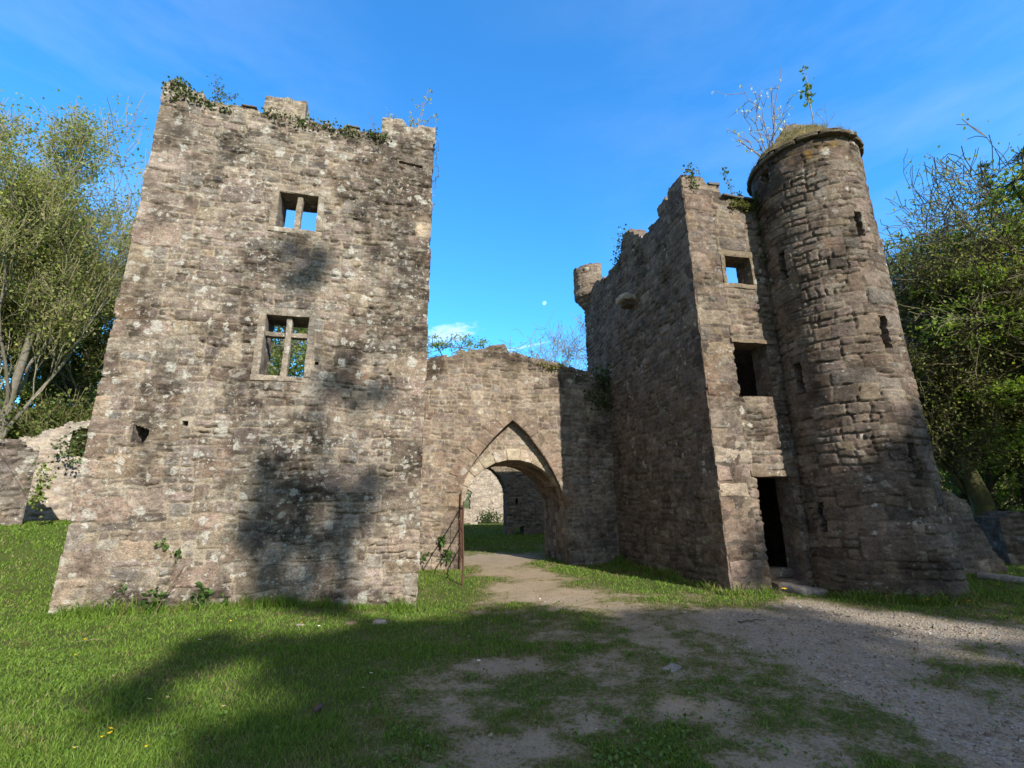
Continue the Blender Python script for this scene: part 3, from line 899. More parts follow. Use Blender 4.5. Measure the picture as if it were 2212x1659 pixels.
def stain_shadeL(U, Z):  # weathering and window streaks, with soft tree-shadow blotches painted into the colour
    s = sstep(-.12, .28, fbm(U * .9, Z * .8, 71, 5, .6) + 0.5 * sstep(2.9, 4.6, U) * sstep(3.6, 5.5, Z) - 0.12)
    s = s + 0.9 * sstep(0, .5, fbm(U * 2.2, Z * 1.1, 72, 4) + .45) * sstep(.75, .1, np.abs(U - 2.75)) * sstep(7.1, 6.9, Z) * sstep(5.3, 6.3, Z)
    s = s + 0.9 * sstep(0, .5, fbm(U * 2.2, Z * 1.1, 73, 4) + .35) * sstep(.95, .2, np.abs(U - 2.7)) * sstep(4.0, 3.8, Z) * sstep(2.2, 3.2, Z)
    s = s + 0.8 * sstep(.1, .5, fbm(U * 1.6, Z * 1.6, 74, 4) + .3) * sstep(.7, .2, np.abs(U - 2.1)) * sstep(.9, .3, np.abs(Z - 4.5))
    s = s + 0.75 * sstep(.0, .5, fbm(U * 1.5, Z * 1.5, 75, 4) + .25) * sstep(1.0, .3, np.abs(U - 2.6)) * sstep(.7, .2, np.abs(Z - 2.0))  # tree-shadow patch low on the wall, painted as darker stone
    return np.clip(s, 0, 1) * (0.55 + 0.45 * sstep(-.3, .3, fbm(U * 9, Z * 12, 76, 4))) * sstep(.2, 1.2, U + .6)


BIG = []
rngb = random.Random(5)
for (u, z, w, h) in [(.9, .25, 1.0, .38), (1.2, .95, .95, .30), (1.05, 1.75, .62, .40), (.55, 2.28, .62, .36), (1.9, 2.25, .55, .34),
                     (1.9, .55, .70, .33), (2.9, .45, .75, .40), (3.7, .9, .9, .26), (4.2, 2.0, 1.0, .36), (3.0, 1.55, .55, .3), (2.0, 1.35, .45, .3),
                     (4.0, 4.9, .45, .36), (4.1, 4.0, .6, .3), (3.6, 1.5, .5, .28), (4.3, .5, .6, .3), (2.5, .9, .6, .34), (1.1, 2.9, .55, .3), (3.6, 5.7, .5, .3), (4.2, 3.2, .7, .28)]:
    BIG.append((u - w / 2, u + w / 2, z - h / 2, z + h / 2))
slab('front_wall', tower, M_TOWER, posL, 0, LW, -0.45, 10.0, 0.018, 0.62, maskL, 11, area=0.072, spread=0.95,
     quoins=[(0, 1), (LW, -1)], gap=0.30, gapd=0.045, qtone=1.06, tone=1.0, mort=0.9, extra=BIG, stain=stain_shadeL, prot=0.007, edge=0.018, joint=0.009, warp=.9)
sideL = flat(LT - LNn * 0.62, LA + PI / 2)
PR = LT + LD * LW
slab('side_wall', tower, M_TOWER, flat(LT - LNn * 4.2, LA - PI / 2), 0, 3.58, -0.3, 9.75, 0.06, 0.6,
     lambda U, Z: Z < 9.7 - 0.5 * sstep(1.2, 0, U) - 1.8 * sstep(.8, 0, U), 12, area=.05)
slab('side_wall', tower, M_TOWER, flat(PR - LNn * 0.62, LA + PI / 2), 0, 3.0, -0.3, 9.70, 0.06, 0.6,
     lambda U, Z: Z < 9.65 - .45 * sstep(1.4, 2.6, U), 13, area=.05)


def merlon(parent, pos, mat, u0, u1, z0, topf, T, seed, **kw):
    return slab('merlon', parent, mat, pos, u0, u1, z0, max(topf(u0), topf(u1), topf((u0 + u1) / 2)) + .06, 0.022, T,
                lambda U, Z: Z < topf(U) + 0.05 * fbm(U * 6, 0 * U, seed, 2), seed, area=.035, gap=.2, prot=.012, **kw)


merlon(tower, posL, M_TOWER, 0.0, 0.80, 9.80, prof([(0, 10.10), (.12, 10.14), (.35, 10.10), (.45, 10.0), (.60, 9.98), (.72, 9.95), (.8, 9.82)]), .5, 21)
merlon(tower, posL, M_TOWER, 1.88, 2.70, 9.74, prof([(1.88, 10.18), (2.2, 10.2), (2.7, 10.22)]), .5, 22)
merlon(tower, posL, M_TOWER, 4.31, 5.50, 9.68, prof([(4.31, 10.17), (4.74, 10.20), (4.82, 10.08), (4.86, 10.02), (5.08, 9.99), (5.12, 10.12), (5.50, 10.16)]), .5, 23)


def at_wall(pos, u, z, out):
    return tuple(solve_pos(pos, u, z, out))


def window(parent, pos, ang, r, mull, transom, seed, mat, fw=0.12, col=(.30, .255, .205)):
    """dressed surround of a stone window: jambs, lintel, sill, mullion, transom"""
    u0, u1, z0, z1 = r
    fr = None
    def b(name, ua, ub, za, zb, dep, out, sd, par):
        c = at_wall(pos, (ua + ub) / 2, (za + zb) / 2, out - dep / 2)
        return block(name, par, mat, (ub - ua, dep, zb - za), c, ang, sd, np.array(col) * (0.85 + 0.3 * random.Random(sd).random()), .02, .010, seg=.04)
    fr = b('window_frame', u0 - fw - .04, u1 + fw + .03, z1 - .02, z1 + .14, .30, .022, seed, parent)
    def sub(o):
        o.parent = fr; o.matrix_parent_inverse = Matrix.Identity(4); return o
    sub(b('sill', u0 - fw - .01, u1 + fw + .0, z0 - .10, z0 + .012, .30, .024, seed + 1, None))
    sub(b('jamb', u0 - fw, u0 + .015, z0, z1, .26, .028, seed + 2, None))
    sub(b('jamb', u1 - .015, u1 + fw, z0, z1, .26, .026, seed + 3, None))
    if mull: sub(b('mullion', mull - .055, mull + .055, z0, z1, .14, -.05, seed + 4, None))
    if transom:
        sub(b('transom', u0, (mull or u1) - .055, transom - .05, transom + .05, .14, -.045, seed + 5, None))
        sub(b('transom', (mull or u1) + .055, u1, transom - .05, transom + .05, .14, -.05, seed + 6, None))
    return fr


window(tower, posL, LA, W1, 2.79, None, 301, M_TOWER, col=(.30, .26, .21))
window(tower, posL, LA, W2, 2.86, 4.80, 321, M_TOWER, col=(.27, .235, .195))
for u, z, w, tl in ((1.60, 9.83, .30, .02), (3.70, 9.755, .30, .0)):
    c = at_wall(posL, u, z, -.20)
    block('coping_slate', tower, M_SLATE, (w, .45, .035), c, LA, int(u * 100), (.09, .085, .08), .01, .006, (0, tl))

# ------------------------------------------------------------------ wall with the gateway
G0 = np.array([3.86, 8.92]); GA = 0.20
GD = np.array([math.cos(GA), math.sin(GA)]); GN = np.array([math.sin(GA), -math.cos(GA)])
AA = 0.19
AD = np.array([math.cos(AA), math.sin(AA)]); AN = np.array([math.sin(AA), -math.cos(AA)])
AJ = G0 - GN * 4.75
A0 = AJ - AD * 6.3
posA = flat(A0, AA)
SH = 6.3                                        # shift: u = 6.3 at the corner with the gatehouse
gate_wall = empty('gateway_wall', (A0[0] + AD[0] * 3.4 - AN[0] * .6, A0[1] + AD[1] * 3.4 - AN[1] * .6, 0),
                  'rubble wall with a round archway set in a pointed recess, between the two towers', 'wall')
topA = prof([(a + SH, b) for a, b in [(-6.4, 5.55), (-5.39, 5.64), (-4.7, 5.80), (-4.4, 5.92), (-3.75, 6.05), (-3.5, 6.18), (-3.2, 6.18), (-3.04, 6.0), (-2.34, 5.82), (-1.9, 5.74), (-1.63, 5.68), (-.77, 5.48), (-.19, 5.3), (0.2, 5.3)]])
AC, AR, AS = SH - 2.91, 1.44, 1.39
hoodR = prof([(-1, -1.43), (1.4, -1.45), (1.75, -1.50), (2.08, -1.63), (2.47, -1.80), (2.85, -2.02), (3.2, -2.27), (3.57, -2.56), (3.80, -2.80), (3.93, -2.96)])
hoodL = prof([(-1, -4.35), (1.4, -4.40), (2.1, -4.37), (2.47, -4.22), (2.75, -4.04), (3.03, -3.84), (3.49, -3.44), (3.75, -3.17), (3.93, -2.96)])


def in_hood(U, Z):
    return (Z < 3.93) & (U > hoodL(Z) + SH) & (U < hoodR(Z) + SH)


def in_arch(U, Z, pad=0.0):
    return ((np.abs(U - AC) < AR + pad) & (Z < AS)) | (np.hypot(U - AC, Z - AS) < AR + pad)


def vring(parent, name, mat, seed, inside, n, w, par_a, par_b, pos, T, out):
    pass


def stainA(U, Z):
    return np.clip(sstep(-.1, .45, fbm(U * 1.1, Z * 1.1, 81, 5, .6)) * .8 + .5 * sstep(.4, .0, np.abs(Z - topA(U) + .2)), 0, 1)


def voussoir_post(Hfun, ring):
    return None


slab('outer_wall', gate_wall, M_ARCH, posA, 0, SH + .25, -0.4, 6.35, 0.024, 0.26,
     lambda U, Z: (Z < topA(U) + .06 * fbm(np.floor(U / .16) * 3.1, 0 * U, 15, 2)) & ~in_hood(U, Z) & ~in_arch(U, Z), 31,
     area=.062, spread=.9, gap=.25, prot=.006, edge=.028, joint=.008, mort=.85, stain=stainA, tone=.98)
posA2 = flat(A0 - AN * 0.25, AA)
slab('inner_wall', gate_wall, M_ARCH, posA2, 0, SH + .25, -0.4, 5.5, 0.026, 2.3,
     lambda U, Z: (Z < topA(U) - .35) & ~in_arch(U, Z), 32, area=.024, gap=.15, prot=.008, mort=1.0, rings=40, tone=1.05)


def voussoirs(parent, mat, pos, path, wid, dep, out, seed, tone=(.285, .235, .18)):
    """arch stones: tapered blocks side by side along a curve given as (u, z, normal_u, normal_z) at stone joints"""
    for k in range(len(path) - 1):
        S = Soup()
        a, b = path[k], path[k + 1]
        nr = np.random.RandomState(seed + k)
        V, F = rough_block((1, 1, 1), seed + k, .07, .02, .14)
        x = V[:, 0] + .5; y = V[:, 1]; z = V[:, 2] + .5
        gapf = 0.018
        x = gapf / 2 + x * (1 - gapf)
        ww = wid * (0.88 + .24 * nr.rand())
        u = (a[0] + (b[0] - a[0]) * x) + (a[2] + (b[2] - a[2]) * x) * z * ww
        zz = (a[1] + (b[1] - a[1]) * x) + (a[3] + (b[3] - a[3]) * x) * z * ww
        h = out + nr.randn() * .006 - (y + .5) * dep
        h = out + nr.randn() * .006 - dep / 2 - y * dep
        P = pos(u, zz, h)
        c = np.array(tone) * (.85 + .3 * nr.rand()) * (.97 + .06 * nr.rand(3))
        S.add(P, F, c * (1 + .25 * fbm(u * 7, zz * 7, seed, 3))[:, None])
        S.obj('voussoir', mat, parent)


pts = []
for k in range(14):
    t = PI * (1 - k / 13.0) 
    pts.append((AC + AR * math.cos(t), AS + AR * math.sin(t), math.cos(t), math.sin(t)))
voussoirs(gate_wall, M_BLOCK, posA2, pts, .30, .35, .022, 400, (.31, .26, .20))
for sgn, hf in ((-1, hoodL), (1, hoodR)):
    zs = np.linspace(1.55, 3.93, 40)
    us = np.array([float(hf(z)) + SH for z in zs])
    L_ = np.concatenate([[0], np.cumsum(np.hypot(np.diff(us), np.diff(zs)))])
    pts = []
    for s in np.linspace(0, L_[-1], 9):
        u, z = np.interp(s, L_, us), np.interp(s, L_, zs)
        e = .12
        tu = np.interp(min(s + e, L_[-1]), L_, us) - np.interp(max(s - e, 0), L_, us)
        tz = np.interp(min(s + e, L_[-1]), L_, zs) - np.interp(max(s - e, 0), L_, zs)
        l = math.hypot(tu, tz); tu, tz = tu / l, tz / l
        nu_, nz_ = (tz, -tu) if sgn > 0 else (-tz, tu)
        if s >= L_[-1] - 1e-6: nu_, nz_ = sgn * .12, .99
        pts.append((u, z, nu_, nz_))
    if sgn > 0: pts = pts[::-1]
    voussoirs(gate_wall, M_ARCH, posA, pts, .42, .25, .016, 430 + 20 * sgn, (.245, .195, .155))

# ------------------------------------------------------------------ gatehouse
posG = flat(G0, GA)                              # front face
posS = flat(G0 - GN * 6.4, GA - PI / 2)          # left face, u runs from the far corner to the near corner
gatehouse = empty('gatehouse', (G0[0] + GD[0] * 1.6 - GN[0] * 3, G0[1] + GD[1] * 1.6 - GN[1] * 3, 0),
                  'tall roofless stone gatehouse block with a dark doorway, joined to the round tower', 'building')
topG = prof([(-.2, 8.45), (.5, 8.45), (.95, 8.38), (1.02, 8.26), (2, 8.24), (3.5, 8.2)])
GW1 = (.79, 1.44, 6.14, 6.81); GW2 = (.74, 1.52, 3.66, 4.80); GDR = (.83, 1.62, -.6, 2.07)


def maskG(U, Z):
    m = Z < topG(U) + .05 * fbm(np.floor(U / .13) * 3.1, 0 * U, 16, 2)
    m &= ~inrect(U, Z, GW1)
    m &= U > .016 + .024 * fbm(np.floor(Z / .33) * 3.7, 0 * Z, 29, 1)
    m &= ~((U > .74 + .035 * fbm(Z * 7, 0 * Z, 17, 2) - .02 * (4.8 - Z)) & (U < 1.52) & (Z > 3.66) & (Z < 4.80))
    m &= ~((U > .84 - .03 * fbm(Z * 6, 0 * Z, 18, 2)) & (U < 1.62) & (Z < 2.07))
    return m


def stainG(U, Z):
    return np.clip(.7 * sstep(0, .5, fbm(U * 1.3, Z * 1.3, 91, 5, .6)), 0, 1)


slab('front_wall', gatehouse, M_GATE, posG, 0, 3.3, -0.4, 8.6, 0.020, 0.45, maskG, 41, area=.065, quoins=[(0, 1)],
     gap=.42, gapd=.045, prot=.008, edge=.022, tone=1.10, mort=.75, stain=stainG, qtone=1.22)
topS = prof([(0, 8.55), (2.9, 8.52), (3.6, 8.5), (4.2, 8.40), (5.5, 8.42), (5.9, 8.5), (6.4, 8.45)])
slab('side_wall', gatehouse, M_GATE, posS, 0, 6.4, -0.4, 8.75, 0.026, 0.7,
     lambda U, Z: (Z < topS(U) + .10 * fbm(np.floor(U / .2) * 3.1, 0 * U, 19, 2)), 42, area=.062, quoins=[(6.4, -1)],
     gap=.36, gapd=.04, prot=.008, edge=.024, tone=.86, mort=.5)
merlon(gatehouse, posG, M_GATE, 0.0, 0.95, 8.42, prof([(0, 8.74), (.45, 8.78), (.55, 8.72), (.60, 8.60), (.93, 8.57), (.95, 8.5)]), .45, 51, tone=1.05)
merlon(gatehouse, posS, M_GATE, 5.80, 6.37, 8.42, prof([(5.8, 8.66), (5.9, 8.76), (6.37, 8.76)]), .45, 52)
merlon(gatehouse, posS, M_GATE, 5.30, 5.66, 8.38, prof([(5.3, 8.66), (5.6, 8.7)]), .45, 53)
merlon(gatehouse, posS, M_GATE, 3.0, 4.3, 8.42, prof([(3.0, 8.55), (3.15, 8.72), (3.22, 8.98), (3.38, 9.02), (3.42, 9.16), (3.56, 9.20), (3.60, 9.02), (3.76, 9.06), (3.80, 8.92), (4.0, 8.88), (4.05, 8.70), (4.3, 8.6)]), .5, 54)
merlon(gatehouse, posS, M_GATE, 0.7, 1.6, 8.42, prof([(.7, 8.6), (.9, 8.72), (1.2, 8.76), (1.6, 8.55)]), .5, 55)
# back and right walls, floor and ceiling that keep the stair dark
slab('back_wall', gatehouse, M_GATE, flat(G0 - GN * 5.75 + GD * .5, GA), 0, 3.6, -.3, 8.7, .06, .5, None, 43, area=.05)
slab('right_wall', gatehouse, M_GATE, flat(G0 + GD * 4.10 - GN * .3, GA + PI / 2), 0, 6.0, -.3, 8.4, .06, .6,
     lambda U, Z: Z < 7.3, 44, area=.05)
for zf, th in ((2.55, .22),):
    c = G0 + GD * 2.0 - GN * 3.2
    block('floor_vault', gatehouse, M_GATE, (3.4, 5.0, th), (c[0], c[1], zf), GA, 45, (.15, .13, .11), .02, .01, seg=.3)
block('cross_wall', gatehouse, M_GATE, (2.6, .4, 3.0), tuple(np.append(G0 + GD * 2.0 - GN * 2.4, 4.05)), GA, 46, (.2, .165, .135), .02, .03, seg=.12)
block('lintel', gatehouse, M_GATE, (1.02, .34, .10), at_wall(posG, 1.18, 4.835, -.12), GA, 47, (.29, .24, .18), .02, .012)
block('lintel', gatehouse, M_GATE, (1.05, .50, .13), at_wall(posG, 1.24, 2.125, -.22), GA, 48, (.28, .23, .18), .02, .012)
window(gatehouse, posG, GA, GW1, None, None, 351, M_GATE, fw=.08, col=(.29, .245, .185))
c = at_wall(posG, 1.42, 8.31, .02)
block('coping_slate', gatehouse, M_SLATE, (.44, .5, .045), at_wall(posG, 1.18, 8.305, -.16), GA, 61, (.11, .1, .095), .01, .006, (0, .05))
block('coping_slate', gatehouse, M_SLATE, (.44, .5, .045), at_wall(posG, 1.60, 8.285, -.15), GA, 62, (.11, .1, .095), .01, .006, (0, .04))
block('coping_slate', gatehouse, M_SLATE, (.30, .4, .06), at_wall(posG, .80, 8.61, -.16), GA, 63, (.15, .13, .12), .01, .01, (0, -.04))
# broken corbel on the shaded face
cb = block('corbel', gatehouse, M_BLOCK, (.42, .46, .17), at_wall(posS, 3.62, 6.98, .16), GA - PI / 2, 64, (.34, .31, .26), .04, .03)
block('corbel', gatehouse, M_GATE, (.34, .34, .16), at_wall(posS, 3.60, 6.83, .10), GA - PI / 2, 65, (.17, .14, .12), .04, .02)

# corner turret of the gatehouse
def cyl(cx, cy, Rf, a0=0.0):
    def pos(U, Z, h):
        r = Rf(Z)
        a = a0 + U
        return np.stack([cx + (r + h) * np.cos(a), cy + (r + h) * np.sin(a), Z + 0 * U], -1)
    return pos


tc_ = G0 - GN * 6.2 + GD * .12
DZ = .22
Rt0 = prof([(7.7, .10), (7.95, .16), (8.02, .24), (8.12, .26), (8.15, .33), (8.27, .36), (8.30, .43), (8.42, .46), (8.46, .45), (11, .43)])
Rt = lambda z: 1.1 * Rt0(z - DZ)
def slab_round(name, parent, mat, cx, cy, Rf, rnom, z0, z1, res, T, mask, seed, **kw):
    f = cyl(cx, cy, Rf)
    n = 2 * PI * rnom
    return slab(name, parent, mat, lambda U, Z, h: f(U / rnom, Z, h), 0, n, z0, z1, res, T, mask, seed, closed=True, **kw)
slab_round('bartizan', gatehouse, M_ROUND, tc_[0], tc_[1], Rt, .45, 7.72 + DZ, 9.78 + DZ, .026, .09,
           lambda U, Z: Z < 9.55 + DZ + .14 * np.sin(U * 2.2 + 1) + .07 * fbm(np.floor(U / .2) * 3, 0 * U, 20, 2), 66, area=.045, gap=.3, tone=1.15, mort=.5)
block('bartizan_core', gatehouse, M_ROUND, (.5, .5, .9), (tc_[0], tc_[1], 8.95 + DZ), .3, 67, (.2, .17, .14), .2, .02)

# ------------------------------------------------------------------ round tower
RC = np.array([6.66, 9.00]); RR = 1.06
rtower = empty('round_tower', (RC[0], RC[1], 0), 'round stone stair tower with slit windows under a mossy grass-grown cap', 'tower')
Rr = prof([(-.5, RR + .10), (0, RR + .06), (1.2, RR + .01), (3, RR), (8.6, RR - .02), (10, RR - .02)])


def ang_of(azdeg):
    az = math.radians(azdeg); d = np.array([math.sin(az), math.cos(az)])
    b = RC @ d; q = b - math.sqrt(max(0, b * b - (RC @ RC - RR * RR)))
    p = d * q - RC
    return math.atan2(p[1], p[0]) % (2 * PI)


LOOPS = [(32.75, 8.36, 8.66, .13), (40.55, 6.54, 7.09, .13), (32.95, 6.03, 6.65, .11), (40.6, 4.26, 4.88, .12), (32.65, 3.62, 4.23, .12), (40.6, 1.93, 2.55, .13), (32.6, 1.05, 1.57, .11)]


def maskR(U, Z):
    m = np.ones_like(U, bool)
    for k, (az, z0, z1, w) in enumerate(LOOPS):
        a = ang_of(az) * RR
        if k % 2 == 0: w = w * 1.5
        e = .03 * fbm(Z * 9, 0 * Z + k, 25 + k, 2)
        m &= ~((np.abs(U - a + e) < w / 2 + .02 * (k % 2)) & (Z > z0) & (Z < z1))
    return m


def stainR(U, Z):
    return np.clip(.8 * sstep(.0, .5, fbm(U * 1.0, Z * .9, 95, 5, .6)) + .5 * sstep(7.6, 8.6, Z) * sstep(-.2, .3, fbm(U * 2, Z * 2, 96, 3)), 0, 1)


def paintR(U, Z):
    m = sstep(.10, .32, fbm(U * 1.6, Z * 4.5, 97, 5, .6)) * sstep(7.7, 8.2, Z) * sstep(8.85, 8.6, Z) * sstep(-.2, .2, fbm(U * 8, Z * 12, 98, 3))
    return m * .8, (.26, .17, .045)


slab_round('drum_wall', rtower, M_ROUND, RC[0], RC[1], Rr, RR, -0.4, 8.86, .019, .42, maskR, 71, area=.085, spread=1.0, gap=.46, gapd=.04,
           prot=.010, joint=.007, edge=.016, paint=paintR, tone=1.0, mort=.45, stain=stainR, rough=.8)
# dark inside: newel wall
slab_round('newel', rtower, M_ROUND, RC[0], RC[1], lambda z: 0.35 + 0 * z, .35, -.3, 8.8, .08, .1, None, 72, area=.06, tone=.7)
# overhanging slab ring
ring = empty('x', (0, 0, 0), '', '')
bpy.data.objects.remove(ring)
nst = 17
for k in range(nst):
    a0 = 2 * PI * k / nst; a1 = 2 * PI * (k + 1) / nst
    V, F = rough_block((1, 1, 1), 800 + k, .08, .03, .12)
    a = a0 + .006 + (V[:, 0] + .5) * (a1 - a0 - .012)
    nr = np.random.RandomState(800 + k)
    r = RR - .40 + (V[:, 1] + .5) * (.46 + .03 * nr.randn())
    z = 8.84 + (V[:, 2] + .5) * (.085 + .02 * nr.rand()) + .012 * nr.randn()
    S = Soup(); S.add(np.stack([RC[0] + r * np.cos(a), RC[1] + r * np.sin(a), z], 1), F, np.array((.17, .15, .11)) * (.8 + .4 * nr.rand()))
    S.obj('eaves_slab', M_ROUND, rtower)


def cap_mesh():
    na, nr_ = 72, 26
    A, Q = np.meshgrid(np.linspace(0, 2 * PI, na + 1), np.linspace(0, 1, nr_ + 1), indexing='ij')
    A[-1] = A[0]
    r = Q * (RR + .04)
    x = r * np.cos(A); y = r * np.sin(A)
    z = 8.95 + 1.08 * (1 - Q) ** 0.85 + .20 * np.exp(-((x + .16) ** 2 + (y - .0) ** 2) / .03) + .10 * fbm(x * 3, y * 3, 88, 4) + .09 * fbm(x * 9, y * 9, 89, 3)
    n = fbm(x * 3, y * 3, 90, 4)[..., None]
    col = np.array((.20, .17, .085)) * (1 + .5 * n) + np.array((.13, .09, .03)) * sstep(-.1, .4, n)
    st = sstep(.62, .8, 1 - Q)[..., None]
    col = col * (1 - st) + np.array((.27, .24, .19)) * st
    P = np.stack([RC[0] + x, RC[1] + y, z], -1).reshape(-1, 3)
    i = np.arange((na + 1) * (nr_ + 1)).reshape(na + 1, nr_ + 1)
    F = np.stack([i[:-1, :-1], i[:-1, 1:], i[1:, 1:], i[1:, :-1]], -1).reshape(-1, 4)
    return np_mesh('turf_cap', P, [F], np.clip(col.reshape(-1, 3), .01, 1))


def cap_z(x, y):
    q = np.hypot(x, y) / (RR + .04)
    return 8.95 + 1.08 * (1 - q) ** .85 + .20 * np.exp(-((x + .16) ** 2 + y ** 2) / .03)


link('turf_cap', cap_mesh(), rtower, M_ROUND)
# dry grass growing on the cap (part of the cap)
nr = np.random.RandomState(3)
n = 2600
a = nr.rand(n) * 2 * PI; q = np.sqrt(nr.rand(n)) * (RR + .06)
bx, by = q * np.cos(a), q * np.sin(a)
keep = fbm(bx * 3, by * 3, 91, 3) > -.15
bx, by = bx[keep], by[keep]; n = len(bx)
S = Soup()
pt = np.stack([RC[0] + bx, RC[1] + by, cap_z(bx, np.minimum(by, 9)) - .01], 1)
leaves(S, pt, .11, leafcols(nr, n, [(.30, .25, .10), (.20, .19, .06), (.12, .14, .04), (.38, .33, .17)]), nr, up=0, aspect=.06,
       dirs=np.stack([bx * .6, by * .6, np.ones(n) * 1.1], 1))
S.obj('dry_grass', M_GRASS, rtower, False)
bl = empty('tmp', (0, 0, 0), 'x', 'x'); bpy.data.objects.remove(bl)

# step and sill stones at the door
for k, (u, out, z, sz) in enumerate([(1.22, -.12, .10, (.70, .42, .16)), (1.25, -.50, .26, (.74, .40, .18))]):
    block('step', gatehouse, M_GATE, sz, at_wall(posG, u, z, out), GA + .05, 650 + k, (.22, .19, .16), .04, .02)

# ------------------------------------------------------------------ other ruined walls
def ruin(name, label, P0, ang, L, z0, topf, T, seed, mat, res=.04, mask=None, **kw):
    d = np.array([math.cos(ang), math.sin(ang)]); c = np.array(P0) + d * L / 2
    root = empty(name, (c[0], c[1], z0 + .3), label, 'wall')
    def mk(U, Z):
        m = Z < topf(U) + .10 * fbm(np.floor(U / .22) * 3.1, 0 * U, seed, 2)
        if mask is not None: m &= mask(U, Z)
        return m
    us = np.linspace(0, L, 60)
    slab('masonry', root, mat, flat(P0, ang), 0, L, z0, max(topf(u) for u in us) + .15, res, T, mk, seed, **kw)
    return root


a_ = math.atan2(.72, .62)
ruin('ruined_wall', 'long pale ruined wall with a dark window gap, far left behind the square tower', (-16.4, 12.3), .72, 6.2, .3,
     prof([(0, 3.4), (1.6, 3.5), (2.4, 3.75), (3.2, 4.25), (3.9, 4.55), (6.2, 4.7)]), .7, 101, M_FAR, .045,
     lambda U, Z: ~((U > 3.32) & (U < 4.3) & (Z > 3.25) & (Z < 4.15 - .5 * np.maximum(0, 3.6 - U))), area=.022, gap=.3, tone=1.18, mort=1.0)
ruin('ruined_wall', 'dark grey broken wall with big rough stones at the left edge beside the grass bank', (-14.6, 8.75), .93, 4.0, .1,
     prof([(0, 3.5), (2.5, 3.35), (3.7, 3.3), (4.0, 3.1)]), .8, 102, M_FAR, .04, area=.055, gap=.55, gapd=.07, tone=.55, mort=.5, prot=.035)
ruin('low_wall', 'low dark stepped wall stub standing right of the round tower', (8.05, 10.55), .06, 2.55, -.3,
     prof([(0, 3.9), (.55, 3.75), (1.0, 3.2), (1.28, 2.4), (1.4, 1.85), (1.75, 1.78), (2.05, 1.62), (2.2, 1.1), (2.4, .5), (2.55, .25)]), .8, 103, M_GATE, .035, area=.05, gap=.4, tone=.9, mort=.5)
ruin('wall_pier', 'thick dark rubble wall stump at the right edge under the trees', (12.1, 12.05), -.35, 3.2, -.3,
     prof([(0, 1.22), (3.2, 1.25)]), 1.1, 104, M_GATE, .04, area=.045, gap=.5, tone=.8, mort=.4, prot=.03)
# court behind the gateway
CA = .19
cd = np.array([math.cos(CA), math.sin(CA)]); cn = np.array([math.sin(CA), -math.cos(CA)])
cP = np.array([-.33, 23.24]) - cd * 6.0
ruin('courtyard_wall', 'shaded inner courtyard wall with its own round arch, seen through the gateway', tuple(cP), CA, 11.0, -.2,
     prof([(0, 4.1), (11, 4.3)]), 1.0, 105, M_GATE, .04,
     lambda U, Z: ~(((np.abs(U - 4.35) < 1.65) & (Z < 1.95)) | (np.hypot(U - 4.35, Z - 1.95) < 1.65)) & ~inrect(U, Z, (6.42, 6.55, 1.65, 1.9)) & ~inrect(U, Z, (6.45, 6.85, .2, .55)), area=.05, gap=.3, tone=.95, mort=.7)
ruin('courtyard_wall', 'sunlit far courtyard wall with a jagged crack, seen through both arches', (-9.5, 33.2), .19, 13.0, -.2,
     prof([(0, 4.2), (13, 4.6)]), .8, 106, M_FAR, .05,
     lambda U, Z: ~((np.abs(U - 6.35 - .25 * fbm(Z * 4, 0 * Z, 33, 2)) < .16 + .12 * fbm(Z * 7, 0 * Z, 34, 2)) & (Z > 1.35) & (Z < 2.7)), area=.04, gap=.2, tone=1.05, mort=1.0)
#@@PART3
# ------------------------------------------------------------------ trees in view
DARKBARK = (.060, .050, .036); GREYBARK = (.16, .145, .115); PALETWIG = (.34, .30, .19); MOSSY = (.085, .080, .035)
PALE = [(.26, .31, .065), (.34, .34, .10), (.20, .26, .06)]
FRESH = [(.190, .270, .040), (.140, .215, .034), (.250, .310, .058), (.110, .175, .032)]
IVYG = [(.040, .078, .020), (.060, .105, .026), (.095, .140, .036), (.140, .155, .040)]
OAKG = [(.220, .255, .058), (.290, .285, .078), (.160, .200, .046)]

BARE = dict(levels=5, kids=[6, 6, 6, 5, 4], segs=[6, 6, 5, 5, 4, 3], gnarl=.13, lift=.10, t0=[.35, .3, .25, .2, .2], spread=[.5, .6, .65, .65, .6],
            lr=.66, rr=.62, up=.12, rmin=.008, tiplev=1)
OAK = dict(levels=6, kids=[5, 5, 4, 4, 4, 3], segs=[5, 6, 6, 5, 4, 3], gnarl=.28, lift=.02, t0=[.4, .25, .2, .2, .2], spread=[.55, .7, .8, .85, .85],
           lr=.72, rr=.66, up=.26, rmin=.010, tiplev=1, rmax=3.3)
BUSHY = dict(levels=4, kids=[7, 6, 5, 4], segs=[4, 6, 5, 4, 3], gnarl=.14, lift=.04, t0=[.1, .2, .2, .2], spread=[.55, .6, .65, .6],
             lr=.72, rr=.6, up=.10, rmin=.006, tiplev=1)


def fill_lumps(seed, R, z0, z1, n, cnt, rx=1.1, rz=.8, shape=1.0):
    rng = np.random.RandomState(seed); o = []
    for k in range(n):
        t = (k + .5) / n
        z = z0 + (z1 - z0) * t
        rad = R * (math.sin(PI * (0.12 + 0.80 * t)) ** 0.6) * shape
        a = k * 2.4 + rng.rand()
        q = rad * (0.45 + 0.5 * rng.rand())
        s = .75 + .5 * rng.rand()
        o.append((q * math.cos(a), q * math.sin(a), z, rx * s, rz * s, int(cnt * s)))
    return o


def topup(me_pair, seed):
    return me_pair


